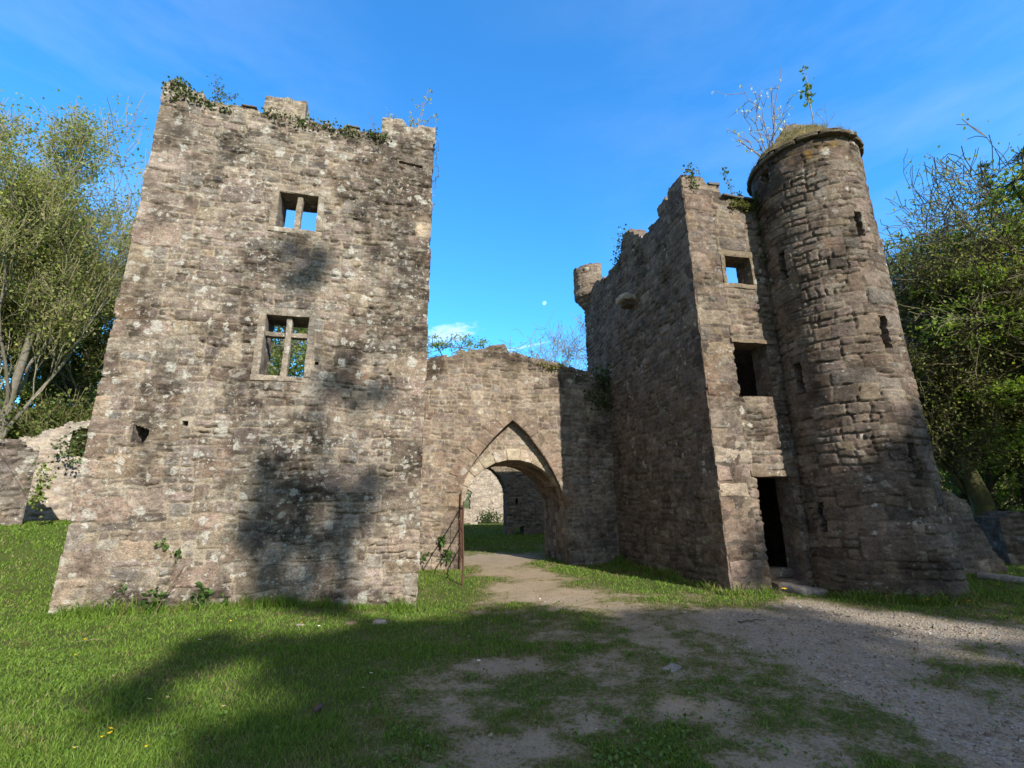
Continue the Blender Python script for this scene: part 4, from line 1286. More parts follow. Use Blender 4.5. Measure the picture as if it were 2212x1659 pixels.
t_bare_a = tree_meshes(21, 16.5, (.10, -.02), dict(BARE), 42000, .10, PALE + [(.26, .24, .10), (.24, .27, .07)], GREYBARK, PALETWIG, .17, .22, .16)
t_bare_b = tree_meshes(22, 15.0, (-.05, .05), dict(BARE), 36000, .10, PALE + [(.26, .24, .12)], GREYBARK, PALETWIG, .15, .22, .16)
t_oak = tree_meshes(31, 13.2, (-.04, .02), dict(OAK), 20000, .09, OAKG, MOSSY, (.125, .105, .055), .34, .30, .16)
t_old = tree_meshes(33, 14.0, (.02, .0), dict(BARE, gnarl=.25, lift=.02, spread=[.6, .75, .8, .8, .75], rmin=.011, up=.10), 15000, .10, OAKG + [(.26, .26, .07)], MOSSY, (.135, .115, .06), .30, .24, .16)
t_crook = tree_meshes(35, 12.6, (.10, .0), dict(OAK, levels=5), 900, .10, PALE, (.22, .19, .15), (.30, .26, .20), .2, .26, .1)
t_ivy = lump_meshes(41, 15.0, .30, fill_lumps(41, 3.0, 2.0, 14.6, 20, 900, 1.25, 1.0), .15, IVYG, DARKBARK)
t_fresh_a = lump_meshes(42, 14.5, .30, fill_lumps(42, 4.4, 2.6, 14.0, 24, 900, 1.5, .62), .16, FRESH, DARKBARK)
t_fresh_b = lump_meshes(43, 13.5, .26, fill_lumps(43, 3.6, 2.2, 13.0, 18, 700, 1.45, .7), .17, FRESH + OAKG, DARKBARK)
t_mix = lump_meshes(44, 12.0, .24, fill_lumps(44, 3.4, 1.2, 11.6, 18, 800, 1.4, .9), .16, [(.16, .23, .046), (.22, .29, .060), (.29, .32, .078), (.11, .17, .038)], DARKBARK)
t_yel = lump_meshes(46, 12.0, .20, fill_lumps(46, 3.2, 1.0, 11.4, 20, 800, 1.3, .9), .13, [(.17, .22, .04), (.21, .24, .06), (.11, .16, .03), (.26, .26, .09)], GREYBARK, fork=.2)
t_light = lump_meshes(45, 13.6, .18, fill_lumps(45, 3.4, 3.0, 13.2, 20, 620, 1.25, .9), .15, [(.20, .27, .06), (.25, .29, .08), (.15, .22, .06)], GREYBARK, fork=.2)
t_bush = tree_meshes(51, 4.5, (.05, -.05), dict(BUSHY), 7000, .11, [(.12, .17, .03), (.17, .20, .05), (.08, .12, .03)], (.20, .165, .10), (.30, .245, .14), .06, .34, .17)


def P(az, D):
    a = math.radians(az)
    x, y = D * math.sin(a), D * math.cos(a)
    return (x, y, float(gz(x, y)) - .05)


T = plant_tree
T('bare_tree', 'pale half bare tree with a leaning lichened trunk, tallest on the far left', t_bare_a, P(-48.5, 22.0), .4, 1.0)
T('bare_tree', 'bare twiggy tree close beside the left edge of the square tower', t_bare_b, P(-43.4, 24.5), 1.9, .90)
T('bare_tree', 'bare pale tree at the left edge of the photo, outside the leaning one', t_bare_b, P(-51.5, 24.5), 3.3, 1.02)
T('ivy_tree', 'dark evergreen ivy-clad tree beside the upper left of the square tower', t_ivy, P(-43.4, 25.5), 0.2, .74)
T('ivy_tree', 'dark ivy-clad tree low behind the leaning bare trunk on the left', t_ivy, P(-47.5, 28.0), 2.4, .60)
T('bushy_tree', 'yellow-green leafy tree at the far left edge above the dark broken wall', t_yel, P(-51.0, 24.0), 1.2, .70)
T('bushy_tree', 'leafy green tree rising behind the pale ruined wall on the left', t_yel, P(-46.2, 26.0), 2.9, .86)
T('hazel_bush', 'hazel bush of slanting bare stems behind the pale ruined wall', t_bush, P(-45.9, 23.2), .4, 1.05, cat='bush')
T('hazel_bush', 'hazel bush with thin yellowish stems next to the square tower corner', t_bush, P(-43.4, 23.0), 2.2, 1.15, cat='bush')
T('hazel_bush', 'low leafy hazel bush above the dark broken wall on the left', t_bush, P(-49.4, 22.6), 4.0, .95, cat='bush')
# right side
T('oak_tree', 'gnarled mossy oak with twisting nearly bare boughs right of the round tower', t_oak, P(44.4, 20.0), .6, .93)
T('oak_tree', 'smaller twisted oak standing behind the big gnarled oak on the right', t_old, P(47.6, 21.5), 3.0, .93)
T('beech_tree', 'fresh green beech in layered leaf at the right edge of the photo', t_fresh_a, P(52.3, 20.5), 1.0, .80)
T('beech_tree', 'bright green beech behind the gnarled oak and left of the edge beech', t_fresh_b, P(49.3, 26.0), 2.0, .93)
T('oak_tree', 'broad half bare oak directly behind the round tower on its right side', t_old, P(42.6, 22.5), .9, 1.0)
T('beech_tree', 'yellow-green beech low behind the round tower and the stepped wall stub', t_yel, P(43.2, 29.5), 4.2, 1.20)
T('leafy_tree', 'dark leafy tree low between the wall stump and the gnarled oak', t_mix, P(45.2, 21.5), 5.0, .52)
T('leafy_tree', 'dark leafy tree hanging over the wall stump at the right edge', t_mix, P(49.0, 23.0), 0.6, .62)
# beyond the gateway and through the lower window
T('light_tree', 'pale green tree top showing over the gateway wall beside the square tower', t_light, P(-8.6, 39.0), 0.5, 1.18)
T('light_tree', 'pale green tree top showing over the middle of the gateway wall', t_light, P(-3.6, 40.0), 2.5, 1.12)
T('light_tree', 'pale green tree seen through the lower window of the square tower', t_yel, P(-27.5, 24.0), 1.5, 1.0)
T('light_tree', 'taller bright tree farthest back in the view through the lower window', t_fresh_a, P(-26.5, 30.0), 2.2, .98)
T('light_tree', 'leafy tree behind the one seen through the lower window', t_light, P(-24.8, 27.0), 3.5, .86)
T('crooked_tree', 'crooked bare tree over the gateway wall beside the corner turret', t_crook, P(6.6, 38.5), .8, 1.34)
T('leafy_tree', 'small green bush top showing over the gateway wall below the crooked tree', t_mix, P(5.2, 39.0), 2.1, 1.08)


def spruce_meshes(seed, H):
    rng = np.random.RandomState(seed); S1, S2 = Soup(), Soup()
    tubes(S1, [(np.array([[0, 0, -.2], [0, 0, H * .5], [.05, 0, H]]), np.array([.22, .12, .012]), (.07, .06, .05))], 6)
    z = H * .12
    while z < H * .985:
        L_ = (H - z) * .20 + .15
        for k in range(6):
            a = rng.rand() * 6.28; l = L_ * rng.uniform(.6, 1.1)
            t = np.linspace(0, 1, 5)[:, None]
            q = np.array([0, 0, z]) + t * np.array([math.cos(a) * l, math.sin(a) * l, 0]) + np.array([0, 0, 1]) * (t ** 2 * .3 - t * .1) * l
            tubes(S2, [(q, np.linspace(.018, .005, 5), (.06, .055, .045))], 3)
            m = int(26 * l) + 8
            tt = rng.rand(m) * 4; i = np.minimum(tt.astype(int), 3)
            pp = q[i] + (q[i + 1] - q[i]) * (tt - i)[:, None]
            leaves(S2, pp + rng.randn(m, 3) * .03, .20, leafcols(rng, m, [(.035, .06, .035), (.05, .075, .045)]), rng, .2, .28,
                   dirs=np.array([math.cos(a), math.sin(a), .25]) + 0 * pp)
        z += .34 + .015 * (H - z)
    return S1.mesh('trunk'), S2.mesh('crown', False)


t_spruce = spruce_meshes(61, 19.5)
T('spruce_tree', 'blue-grey spruce tip standing above the oaks on the right', t_spruce, P(50.2, 33.0), 0, .98)
T('spruce_tree', 'spruce tip showing behind the beech at the right edge', t_spruce, P(52.6, 33.0), 1.4, .98)
# the wood farther behind
rngw = random.Random(8)
for side, azs, lab in (('l', (-58, -54, -49.5, -46, -42, -38, -34), 'leafy tree of the deep wood far behind the square tower on the left'),
                       ('r', (40.5, 43, 45.5, 48, 51, 54, 58), 'leafy tree of the deep wood far behind the round tower on the right')):
    for k, az in enumerate(azs):
        m = [t_fresh_a, t_mix, t_fresh_b, t_ivy][k % 4]
        for D in (32 + 4 * rngw.random(), 42 + 6 * rngw.random()):
            s = (.62 if side == 'l' else .70) * rngw.uniform(.85, 1.1)
            if D > 40 and k % 2: continue
            T('wood_tree', lab, m, P(az + rngw.uniform(-1, 1), D), rngw.random() * 6, s, group='trees of the deep wood behind the ruins on the ' + ('left' if side == 'l' else 'right'))

# trees behind the viewer whose shade lies across the grass, the gravel and the foot of the round tower
AX = np.array([0.870, 0.494])


def shade_tree(label, d, lumps, seed, leafsize=.26):
    """lumps: (a, w, ra, rz, n): a across the sunlight, w the height at which their shade meets d = 0"""
    ac = sum(l[0] for l in lumps) / len(lumps)
    c = ac * AX + d * SUN_H
    rng = np.random.RandomState(seed)
    LL = []
    for (a, w, ra, rz, n) in lumps:
        dd = rng.uniform(-1.6, 1.6)
        p = a * AX + (d + dd) * SUN_H - c
        LL.append((p[0], p[1], w + TANEL * (d + dd), ra, rz, n))
    H = max(l[2] for l in LL)
    me = lump_meshes(seed, H, .34, LL, leafsize, FRESH, DARKBARK)
    zb = float(gz(*c))
    r = T('shade_tree', label, me, (c[0], c[1], 0), 0, 1.0)
    return r


shade_tree('tall beech behind the viewer shading the middle of the lawn', 25.0,
           [(1.5, 3.0, 1.1, 1.0, 1500), (2.6, 3.4, 1.2, 1.1, 1700), (3.6, 3.1, 1.2, 1.0, 1600), (2.0, 1.4, 1.3, 1.1, 1600), (3.3, 1.5, 1.3, 1.1, 1700), (1.1, 2.0, .8, .8, 700),
            (2.6, -.3, 1.4, 1.1, 1500), (3.8, 0, 1.3, 1.0, 1400), (.9, 3.6, .6, .5, 400), (-.45, 4.05, .5, .32, 230), (-.75, 3.3, .35, .25, 120), (.2, 4.15, .6, .35, 330), (.3, 2.4, .6, .35, 300), (.45, 7.3, .60, .60, 520), (.85, 6.3, .55, .55, 420), (1.15, 5.4, .45, .5, 260), (1.7, 7.2, .5, .5, 160), (.5, 12.0, .5, .45, 220), (1.6, 9.2, .6, .5, 120)], 301)
shade_tree('tall beech behind the viewer shading the earth before the gatehouse', 27.0,
           [(4.7, 2.3, 1.1, .85, 1300), (5.8, 2.3, 1.0, .75, 1100), (7.0, 2.5, .8, .45, 420), (5.0, .8, 1.1, .8, 1000), (6.5, .7, .9, .6, 600), (4.6, -.6, 1.3, 1.0, 1300), (6.0, -.9, 1.3, 1.0, 1200), (7.8, 1.0, .8, .5, 450)], 302)
shade_tree('tall beech behind the viewer shading the foot of the round tower', 26.0,
           [(9.3, 3.7, 1.0, 1.0, 1300), (10.4, 3.8, 1.2, 1.0, 1700), (11.8, 3.6, 1.3, 1.1, 1700), (9.2, 2.3, .9, .7, 800), (10.4, 2.1, 1.1, .8, 1000), (11.6, 1.8, 1.3, 1.0, 1400), (13.2, 3.2, 1.3, 1.2, 1500), (14.8, 4.0, 1.5, 1.4, 1500), (8.9, .5, .8, .5, 380), (10.8, .2, 1.0, .6, 500), (12.5, 0.2, 1.3, 1.0, 900)], 303)
shade_tree('tall beech behind the viewer shading the wall stub and the wood edge', 28.0,
           [(16.5, 4.0, 1.6, 1.5, 1500), (18.2, 5.0, 1.6, 1.5, 1500), (17.2, 2.0, 1.6, 1.3, 1400), (15.2, 1.2, 1.5, 1.2, 1300), (19.5, 2.6, 1.6, 1.4, 1300)], 304)

# ------------------------------------------------------------------ plants on and at the walls


def sapling(name, label, base, tips, r, leafn, leafsize, pal, seed, cat='plant', stemcol=(.14, .11, .08), blossom=None, wob=.06, leafm=None, twigs=2, group=None):
    """thin stems from a base to the given tips, with leaves towards the ends"""
    rng = np.random.RandomState(seed)
    base = np.array(base, float)
    root = empty(name, tuple(base), label, cat, group)
    S1, S2 = Soup(), Soup(); pts = []
    for t_ in tips:
        t_ = np.array(t_, float)
        n = 8
        f = np.linspace(0, 1, n)[:, None]
        l = np.linalg.norm(t_ - base)
        p0 = base
        Q = p0 + (t_ - p0) * f + rng.randn(n, 3) * wob * l * .18 * np.sin(f * PI) + np.array([0, 0, 1]) * .06 * l * np.sin(f * PI)
        tubes(S1, [(Q, np.linspace(r, r * .35, n), stemcol)], 4)
        pts.append(Q[3:])
        for k in range(twigs):
            i = rng.randint(2, n - 1)
            d = (Q[i] - Q[i - 1]) / np.linalg.norm(Q[i] - Q[i - 1]) + rng.randn(3) * .6
            e = Q[i] + d / np.linalg.norm(d) * l * rng.uniform(.12, .3)
            T_ = np.array([Q[i], (Q[i] + e) / 2 + rng.randn(3) * .02 * l, e])
            tubes(S1, [(T_, np.array([r * .5, r * .4, r * .25]), stemcol)], 3)
            pts.append(T_[1:])
    allp = np.concatenate(pts)
    S1.obj('stem', M_TWIG, root)
    if leafn:
        q = allp[rng.randint(len(allp), size=leafn)] + rng.randn(leafn, 3) * leafsize * .35
        leaves(S2, q, leafsize, leafcols(rng, leafn, pal), rng, .3)
        S2.obj('foliage', leafm or M_LEAF, root, False)
    return root


def ivy(name, label, pts, n, size, pal, seed, spread, cat='plant', stems=True, normal=None, leafm=None):
    """a creeping mat: leaf clusters scattered round the given points, joined by stems"""
    rng = np.random.RandomState(seed)
    pts = np.array(pts, float)
    root = empty(name, tuple(pts.mean(0)), label, cat)
    S1, S2 = Soup(), Soup()
    if stems:
        for k in range(len(pts) - 1):
            f = np.linspace(0, 1, 5)[:, None]
            Q = pts[k] + (pts[k + 1] - pts[k]) * f + rng.randn(5, 3) * .03
            tubes(S1, [(Q, np.full(5, .006), (.12, .09, .06))], 3)
        S1.obj('stem', M_TWIG, root)
    c = pts[rng.randint(len(pts), size=n)] + rng.randn(n, 3) * np.array(spread)
    kw = {}
    if normal is not None:
        c = c + np.array(normal) * rng.rand(n, 1) * .07
    leaves(S2, c, size, leafcols(rng, n, pal, .3), rng, .3, .85, **kw)
    S2.obj('foliage', leafm or M_IVY, root, False)
    return root


def aw(pos, u, z, out=0.0):
    return np.array(at_wall(pos, u, z, out))


IV2 = [(.045, .085, .02), (.07, .115, .028), (.10, .14, .04), (.13, .13, .05)]
up = np.array([0, 0, 1.0])
LN3 = np.append(LNn, 0); GN3 = np.append(GN, 0); SN3 = np.array([-GD[0], -GD[1], 0]); AN3 = np.append(AN, 0)
ivy('ivy', 'ivy hanging over the left corner of the square tower top', [aw(posL, u, z, .03) for u, z in [(.15, 9.98), (.3, 10.08), (.42, 9.98), (.5, 9.85), (.25, 9.68), (.65, 9.74), (.9, 9.68), (1.2, 9.64)]], 300, .060, IV2, 401, (.08, .04, .05), normal=LN3)
ivy('ivy', 'ivy trailing below the middle merlon of the square tower', [aw(posL, u, z, .03) for u, z in [(2.0, 9.72), (2.3, 9.68), (2.6, 9.66), (2.9, 9.60), (2.7, 9.55), (3.2, 9.62), (3.4, 9.55), (3.65, 9.58), (3.75, 9.5)]], 330, .058, IV2, 402, (.11, .05, .06), normal=LN3)
ivy('ivy', 'small green tuft on the square tower parapet left of the right merlon', [aw(posL, u, z, .03) for u, z in [(4.05, 9.62), (4.2, 9.58), (4.4, 9.55)]], 130, .055, IV2, 403, (.07, .04, .04), normal=LN3)
ivy('dead_vine', 'pale dead vine dangling down the right edge of the square tower', [aw(posL, 5.53, 9.9, 0), aw(posL, 5.56, 9.5, 0), aw(posL, 5.54, 9.2, .02), aw(posL, 5.57, 8.8, 0), aw(posL, 5.53, 8.4, .02)], 60, .04, [(.35, .33, .26), (.10, .12, .05)], 404, (.02, .03, .2))
b = aw(posL, .88, 9.8, -.2)
sapling('shrub', 'thin bluish shrub on the square tower top beside its left corner', b, [b + LD3 for LD3 in [np.array([-.08, -.02, .90]), np.array([.08, .05, .62]), np.array([.38, .10, .45]), np.array([-.02, 0, .70]), np.array([.2, 0, .35])]], .008, 130, .055, [(.07, .11, .05), (.10, .14, .06)], 405, twigs=4)
b = aw(posL, 5.10, 10.0, -.15)
sapling('sapling', 'upright sapling with pale buds on the right corner of the square tower', b, [b + v for v in [np.array([.20, .05, 1.35]), np.array([-.22, 0, .62]), np.array([.30, .05, .55]), np.array([.10, 0, .9]), np.array([-.12, .02, .35])]], .010, 60, .075, [(.42, .42, .30), (.30, .28, .10)], 406, stemcol=(.25, .2, .17), twigs=3)
b = aw(posL, 4.48, 10.18, -.15)
sapling('sprig', 'little white-budded sprig on the right merlon of the square tower', b, [b + v for v in [np.array([-.10, 0, .40]), np.array([.14, 0, .24]), np.array([.04, 0, .15])]], .006, 26, .05, [(.45, .45, .36)], 407)
b = aw(posL, 4.18, 9.7, -.1)
sapling('sprig', 'bare leaning twig on the square tower parapet beside its right merlon', b, [b + v for v in [np.array([-.22, 0, .68]), np.array([-.12, 0, .6])]], .006, 0, .05, IV2, 408, twigs=3)
# at the foot of the square tower
NET = [(.07, .14, .03), (.10, .18, .04), (.05, .10, .025)]
for k, (u, z, h_, n, sz, lab) in enumerate([
    (1.50, .0, .42, 34, .10, 'bramble with broad green leaves at the tower foot, nearest the leaning stick'),
    (2.05, .0, .50, 44, .11, 'tallest green bramble clump at the foot of the square tower'),
    (1.42, 1.00, .16, 16, .075, 'green weed rooted in a wall joint above the brambles, the upper left one'),
    (1.64, .86, .16, 20, .075, 'green weed rooted in a wall joint above the brambles, the lower right one'),
    (1.30, .0, .28, 24, .07, 'thin yellow-green weed at the tower foot left of the brambles'),
    (2.45, .05, .24, 22, .06, 'small fern at the tower foot right of the brambles'),
    (3.05, .0, .2, 18, .06, 'low weed at the foot of the square tower under its windows'),
    (.98, .38, .12, 10, .06, 'single small weed low on the left part of the square tower')]):
    b = aw(posL, u, z - .05, .06)
    rr_ = random.Random(k + 40)
    tips = [b + np.array([rr_.uniform(-.35, .35) * h_, rr_.uniform(-.25, .1) * h_, rr_.uniform(.6, 1.05) * h_]) for _ in range(5)]
    sapling('weed', lab, b, tips, .005, n, sz, NET, 420 + k, stemcol=(.10, .14, .05), leafm=M_LEAF)
b0 = aw(posL, 1.50, -.03, .32)
stk = empty('dead_stick', tuple(b0), 'brown dead stick leaning on the foot of the square tower', 'stick')
S = Soup(); b1 = aw(posL, 1.74, .72, .03)
f = np.linspace(0, 1, 7)[:, None]
tubes(S, [(b0 + (b1 - b0) * f + np.random.RandomState(4).randn(7, 3) * .012, np.linspace(.012, .006, 7), (.14, .10, .07)), (np.array([b0 + (b1 - b0) * .5, b0 + (b1 - b0) * .7 + np.array([.14, 0, .02])]), np.array([.006, .003]), (.14, .10, .07))], 5)
S.obj('branch', M_BARK, stk)
# gateway wall
for k, (u, z, h_, n, lab) in enumerate([(1.40, .55, .32, 40, 'nettle clump on the gateway wall left of the gate, the upper one'), (1.58, .12, .40, 50, 'nettle clump on the gateway wall left of the gate, the lower one'), (1.0, .25, .22, 22, 'small weed on the gateway wall against the square tower')]):
    b = aw(posA, u, z, .05)
    rr_ = random.Random(k + 60)
    sapling('nettle', lab, b, [b + np.array([rr_.uniform(-.4, .4) * h_, rr_.uniform(-.3, 0) * h_, rr_.uniform(.6, 1.0) * h_]) for _ in range(5)], .005, n, .10, NET, 440 + k, stemcol=(.1, .14, .05))
ivy('moss_tuft', 'golden moss tuft just under the top of the gateway wall', [aw(posA, u, z, .02) for u, z in [(4.3, 5.62), (4.55, 5.56), (4.7, 5.55), (4.45, 5.5)]], 320, .045, [(.22, .18, .04), (.15, .14, .03), (.10, .11, .03)], 445, (.10, .03, .04), stems=False, normal=AN3)
ivy('fern_clump', 'dark green ferns where the gateway wall meets the gatehouse', [aw(posA, u, z, .05) for u, z in [(6.0, 5.35), (6.15, 5.15), (6.2, 4.9), (6.1, 4.6), (5.9, 4.45), (6.2, 4.4), (5.7, 4.75), (6.25, 5.45)]], 380, .085, [(.04, .08, .02), (.06, .10, .025), (.09, .12, .035)], 446, (.12, .06, .12), normal=AN3, leafm=M_LEAF)
b = aw(posA, 3.34, 6.1, -.3)
sapling('sprig', 'thin pale sprig standing on the peak of the gateway wall', b, [b + np.array([.02, 0, .55]), b + np.array([.08, 0, .3])], .006, 8, .05, [(.4, .4, .3)], 447)
b = aw(posA, 4.1, 5.75, -.4)
sapling('shrub', 'small green shrub on top of the gateway wall right of its peak', b, [b + v for v in [np.array([-.1, 0, .4]), np.array([.12, 0, .3]), np.array([.3, 0, .18]), np.array([-.25, 0, .2])]], .006, 60, .06, PALE, 448)
# gatehouse
ivy('ivy', 'ivy tuft on the front corner of the gatehouse top', [aw(posG, u, z, .03) for u, z in [(.1, 8.82), (.2, 8.86), (.3, 8.78), (.22, 8.6), (.24, 8.45)]], 120, .055, IV2, 451, (.06, .05, .05), normal=GN3)
ivy('ivy', 'ivy on the middle merlon along the shaded gatehouse wall', [aw(posS, u, z, .04) for u, z in [(3.2, 8.9), (3.3, 8.75), (3.15, 8.6), (3.0, 8.5), (2.95, 8.3), (3.5, 9.05)]], 170, .065, IV2, 452, (.07, .10, .08), normal=SN3)
ivy('ivy', 'thin dry ivy stems hanging on the shaded gatehouse wall', [aw(posS, u, z, .03) for u, z in [(4.3, 8.3), (4.35, 8.0), (4.28, 7.7), (4.4, 7.4)]], 60, .05, [(.10, .09, .05), (.08, .10, .03)], 453, (.05, .08, .12), normal=SN3)
b = aw(posG, 1.40, 8.30, -.15)
sapling('sapling', 'slim leafy sapling on the gatehouse top beside the round tower', b, [b + v for v in [np.array([-.14, 0, .92]), np.array([.16, 0, .25]), np.array([.24, 0, .14]), np.array([-.06, 0, .6])]], .007, 70, .075, [(.07, .12, .05), (.09, .15, .05)], 454, twigs=2)
ivy('fern_clump', 'brownish fern fringe under the gatehouse coping', [aw(posG, u, z, .04) for u, z in [(1.2, 8.10), (1.4, 8.08), (1.55, 8.06)]], 150, .07, [(.15, .14, .05), (.10, .12, .04)], 455, (.08, .03, .05), stems=False, normal=GN3, leafm=M_LEAF)
ivy('fern_clump', 'green ferns in the angle of gatehouse and round tower', [aw(posG, u, z, .08) for u, z in [(1.75, 8.1), (1.80, 7.9), (1.82, 7.6), (1.84, 7.2), (1.72, 6.75), (1.80, 8.25)]], 210, .07, [(.05, .09, .03), (.08, .12, .04)], 456, (.05, .04, .10), normal=GN3, leafm=M_LEAF)
b = aw(posG, 1.2, 6.2, -.75)
sapling('sprig', 'tiny sprig inside the small upper window of the gatehouse', b, [b + np.array([.05, .1, .35]), b + np.array([.18, .1, .22]), b + np.array([-.1, .1, .18])], .004, 24, .05, NET, 457)
# on the round tower
rb = np.array([6.10, 9.16, 9.08])
WHITE = [(.60, .62, .52), (.50, .54, .38), (.66, .66, .60)]
sapling('blossom_sapling', 'bare leaning sapling with whitish buds on the round tower cap', rb,
        [np.array(v) for v in [(6.52, 8.84, 11.65), (5.50, 9.53, 10.45), (6.58, 8.83, 10.75), (6.12, 9.14, 11.35), (5.82, 9.34, 11.72), (6.30, 9.0, 11.2), (5.60, 9.45, 10.1), (5.75, 9.4, 10.9), (6.45, 8.9, 10.2), (6.0, 9.2, 10.9)]], .016, 150, .075, WHITE, 461, stemcol=(.22, .16, .13), twigs=5, wob=.1)
rb = np.array([6.84, 8.62, 9.70])
sapling('sapling', 'single slender sapling with a leafy tip on the round tower cap', rb, [rb + np.array([.05, -.03, 1.62]), rb + np.array([.04, -.02, 1.2])], .010, 55, .10, [(.16, .20, .05), (.10, .15, .04)], 462, stemcol=(.30, .24, .18), twigs=1)
for k, v in enumerate([(7.05, 8.50, 9.62)]):
    b = np.array(v)
    sapling('sprig', 'fine dry twigs on the right side of the round tower cap', b, [b + np.array([.05, 0, .65]), b + np.array([.25, 0, .35]), b + np.array([-.2, 0, .4])], .005, 14, .04, [(.3, .26, .15)], 463)

# bank and hedge on the left, hedge inside the court
ivy('bramble_patch', 'dark bramble patch on the bank below the pale ruined wall', [(-12.2, 12.2, .55), (-11.7, 12.5, .6), (-11.3, 12.7, .5), (-11.6, 12.1, .4), (-12.6, 12.3, .5), (-10.9, 13.1, .5)], 900, .09, [(.05, .09, .02), (.08, .12, .03), (.16, .13, .06)], 471, (.22, .2, .14), leafm=M_LEAF)
ivy('ivy', 'ivy growing over the top of the pale ruined wall', [(-13.3, 14.15, 3.75), (-13.6, 14.05, 3.5), (-13.0, 14.3, 3.95), (-13.45, 14.1, 3.2), (-12.5, 14.5, 4.35)], 260, .10, IV2 + [(.12, .16, .06)], 472, (.22, .08, .15))
ivy('ivy', 'bright ivy strand down the end of the dark broken wall', [(-11.5, 11.5, 2.6), (-11.48, 11.5, 2.3), (-11.5, 11.48, 2.0), (-11.5, 11.5, 1.8), (-12.5, 10.95, 3.35), (-12.9, 10.7, 3.3)], 300, .085, [(.14, .19, .03), (.10, .15, .03), (.19, .21, .05)], 473, (.09, .06, .12))
ivy('hedge', 'clipped dark hedge against the sunlit far courtyard wall', [(-2.1, 33.6, .7), (-1.7, 33.7, .9), (-1.2, 33.7, .7), (-1.7, 33.5, .5)], 900, .10, [(.03, .06, .015), (.05, .09, .02)], 474, (.25, .25, .22), cat='hedge', leafm=M_LEAF)

# ------------------------------------------------------------------ rusty gate standing open, end-on to the viewer
h0 = aw(posA, 1.90, 0, .06); h1 = np.array([-1.08, 10.34, 0])
gd = (h1 - h0); GLn = np.linalg.norm(gd[:2]); gd = gd / GLn
gate = empty('iron_gate', (float(h0[0]), float(h0[1]), 0), 'rusty iron gate leaf standing open before the archway, seen end-on', 'gate')


def bar(name, a, b, r, sides=6):
    S = Soup(); tubes(S, [(np.array([a, a + (b - a) * .33 + np.array([.012, .004, 0]), a + (b - a) * .7 - np.array([.01, 0, 0]), b]), np.full(4, r * .58), (.5, .5, .5))], sides)
    return S.obj(name, M_RUST, gate)


zg = -.05
for t, nm, zt in ((.02, 'hinge_post', 1.95), (1.0, 'end_post', 1.68)):
    p = h0 + gd * GLn * t
    bar(nm, p + up * zg, p + up * zt, .032)
for z in (.52, 1.02, 1.52):
    bar('rail', h0 + gd * .04 + up * (z + .02), h0 + gd * GLn + up * z, .030)
for t in (.25, .5, .75):
    p = h0 + gd * GLn * t
    bar('upright', p + up * .30, p + up * 1.60, .014)

# ------------------------------------------------------------------ moon, far beyond everything
MD = Vector((0.071, 0.908, 0.413)).normalized() * 4200
mS = Soup()
na, nb = 48, 24
A_, B_ = np.meshgrid(np.linspace(0, 2 * PI, na + 1), np.linspace(0, PI, nb + 1), indexing='ij')
Rm = 4200 * math.radians(.52) / 2
Vm = np.stack([MD[0] + Rm * np.sin(B_) * np.cos(A_), MD[1] + Rm * np.sin(B_) * np.sin(A_), MD[2] + 1.6 + Rm * np.cos(B_)], -1).reshape(-1, 3)
im = np.arange((na + 1) * (nb + 1)).reshape(na + 1, nb + 1)
mS.add(Vm, np.stack([im[:-1, :-1], im[:-1, 1:], im[1:, 1:], im[1:, :-1]], -1).reshape(-1, 4), (.5, .5, .5))
mm, nt, N_, L_k = newmat('moon_dust')
o_ = N_.new('ShaderNodeOutputMaterial'); df = N_.new('ShaderNodeBsdfDiffuse'); tp = N_.new('ShaderNodeBsdfTransparent'); ad = N_.new('ShaderNodeAddShader')
tcm = N_.new('ShaderNodeTexCoord'); nm_ = tex(N_, L_k, 'Noise', tcm.outputs['Object'], .06, 3).outputs['Fac']
L_k.new(mixc(N_, L_k, 'MIX', nm_, (.05, .05, .05), (.22, .22, .22)), df.inputs['Color'])
L_k.new(df.outputs[0], ad.inputs[0]); L_k.new(tp.outputs[0], ad.inputs[1]); L_k.new(ad.outputs[0], o_.inputs[0])
moon = mS.obj('moon', mm)
tag(moon, 'pale daytime moon, half lit, in the blue sky over the gateway', 'moon')

# ------------------------------------------------------------------ small things on the ground


def flower(name, label, x, y, r, pm, hc, seed, h=.05, group=None, npet=12):
    rng = np.random.RandomState(seed)
    z = float(gz(x, y)) + .02
    root = empty(name, (x, y, z), label, 'flower', group)
    S = Soup(); tubes(S, [(np.array([[x, y, z - .01], [x + .004, y, z + h * .6], [x, y, z + h]]), np.full(3, .0018), (.1, .15, .04))], 3)
    S.obj('stem', M_STEM, root)
    S = Soup(); tl = rng.randn(2) * .25 + np.array([0, -.35])
    a = np.linspace(0, 2 * PI, npet, endpoint=False)
    for k in a:
        d = np.array([math.cos(k), math.sin(k), 0]); s = np.array([-math.sin(k), math.cos(k), 0])
        q = np.array([0 * d, d * r * .6 + s * r * .22, d * r, d * r * .6 - s * r * .22])
        q[:, 2] = q[:, 0] * tl[0] + q[:, 1] * tl[1] + np.array([0, .004, .002, .004]) + .003 * rng.rand()
        S.add(q + np.array([x, y, z + h]), np.array([[0, 1, 2, 3]]), (1, 1, 1))
    S.obj('petals', pm, root, False)
    V, F = rough_block((r * .7, r * .7, r * .4), seed, r * .2, .0005, r * .3)
    S = Soup(); S.add(V + np.array([x, y, z + h + .002]), F, (1, 1, 1)); S.obj('flower_centre', M_PETAL_Y, root)
    return root


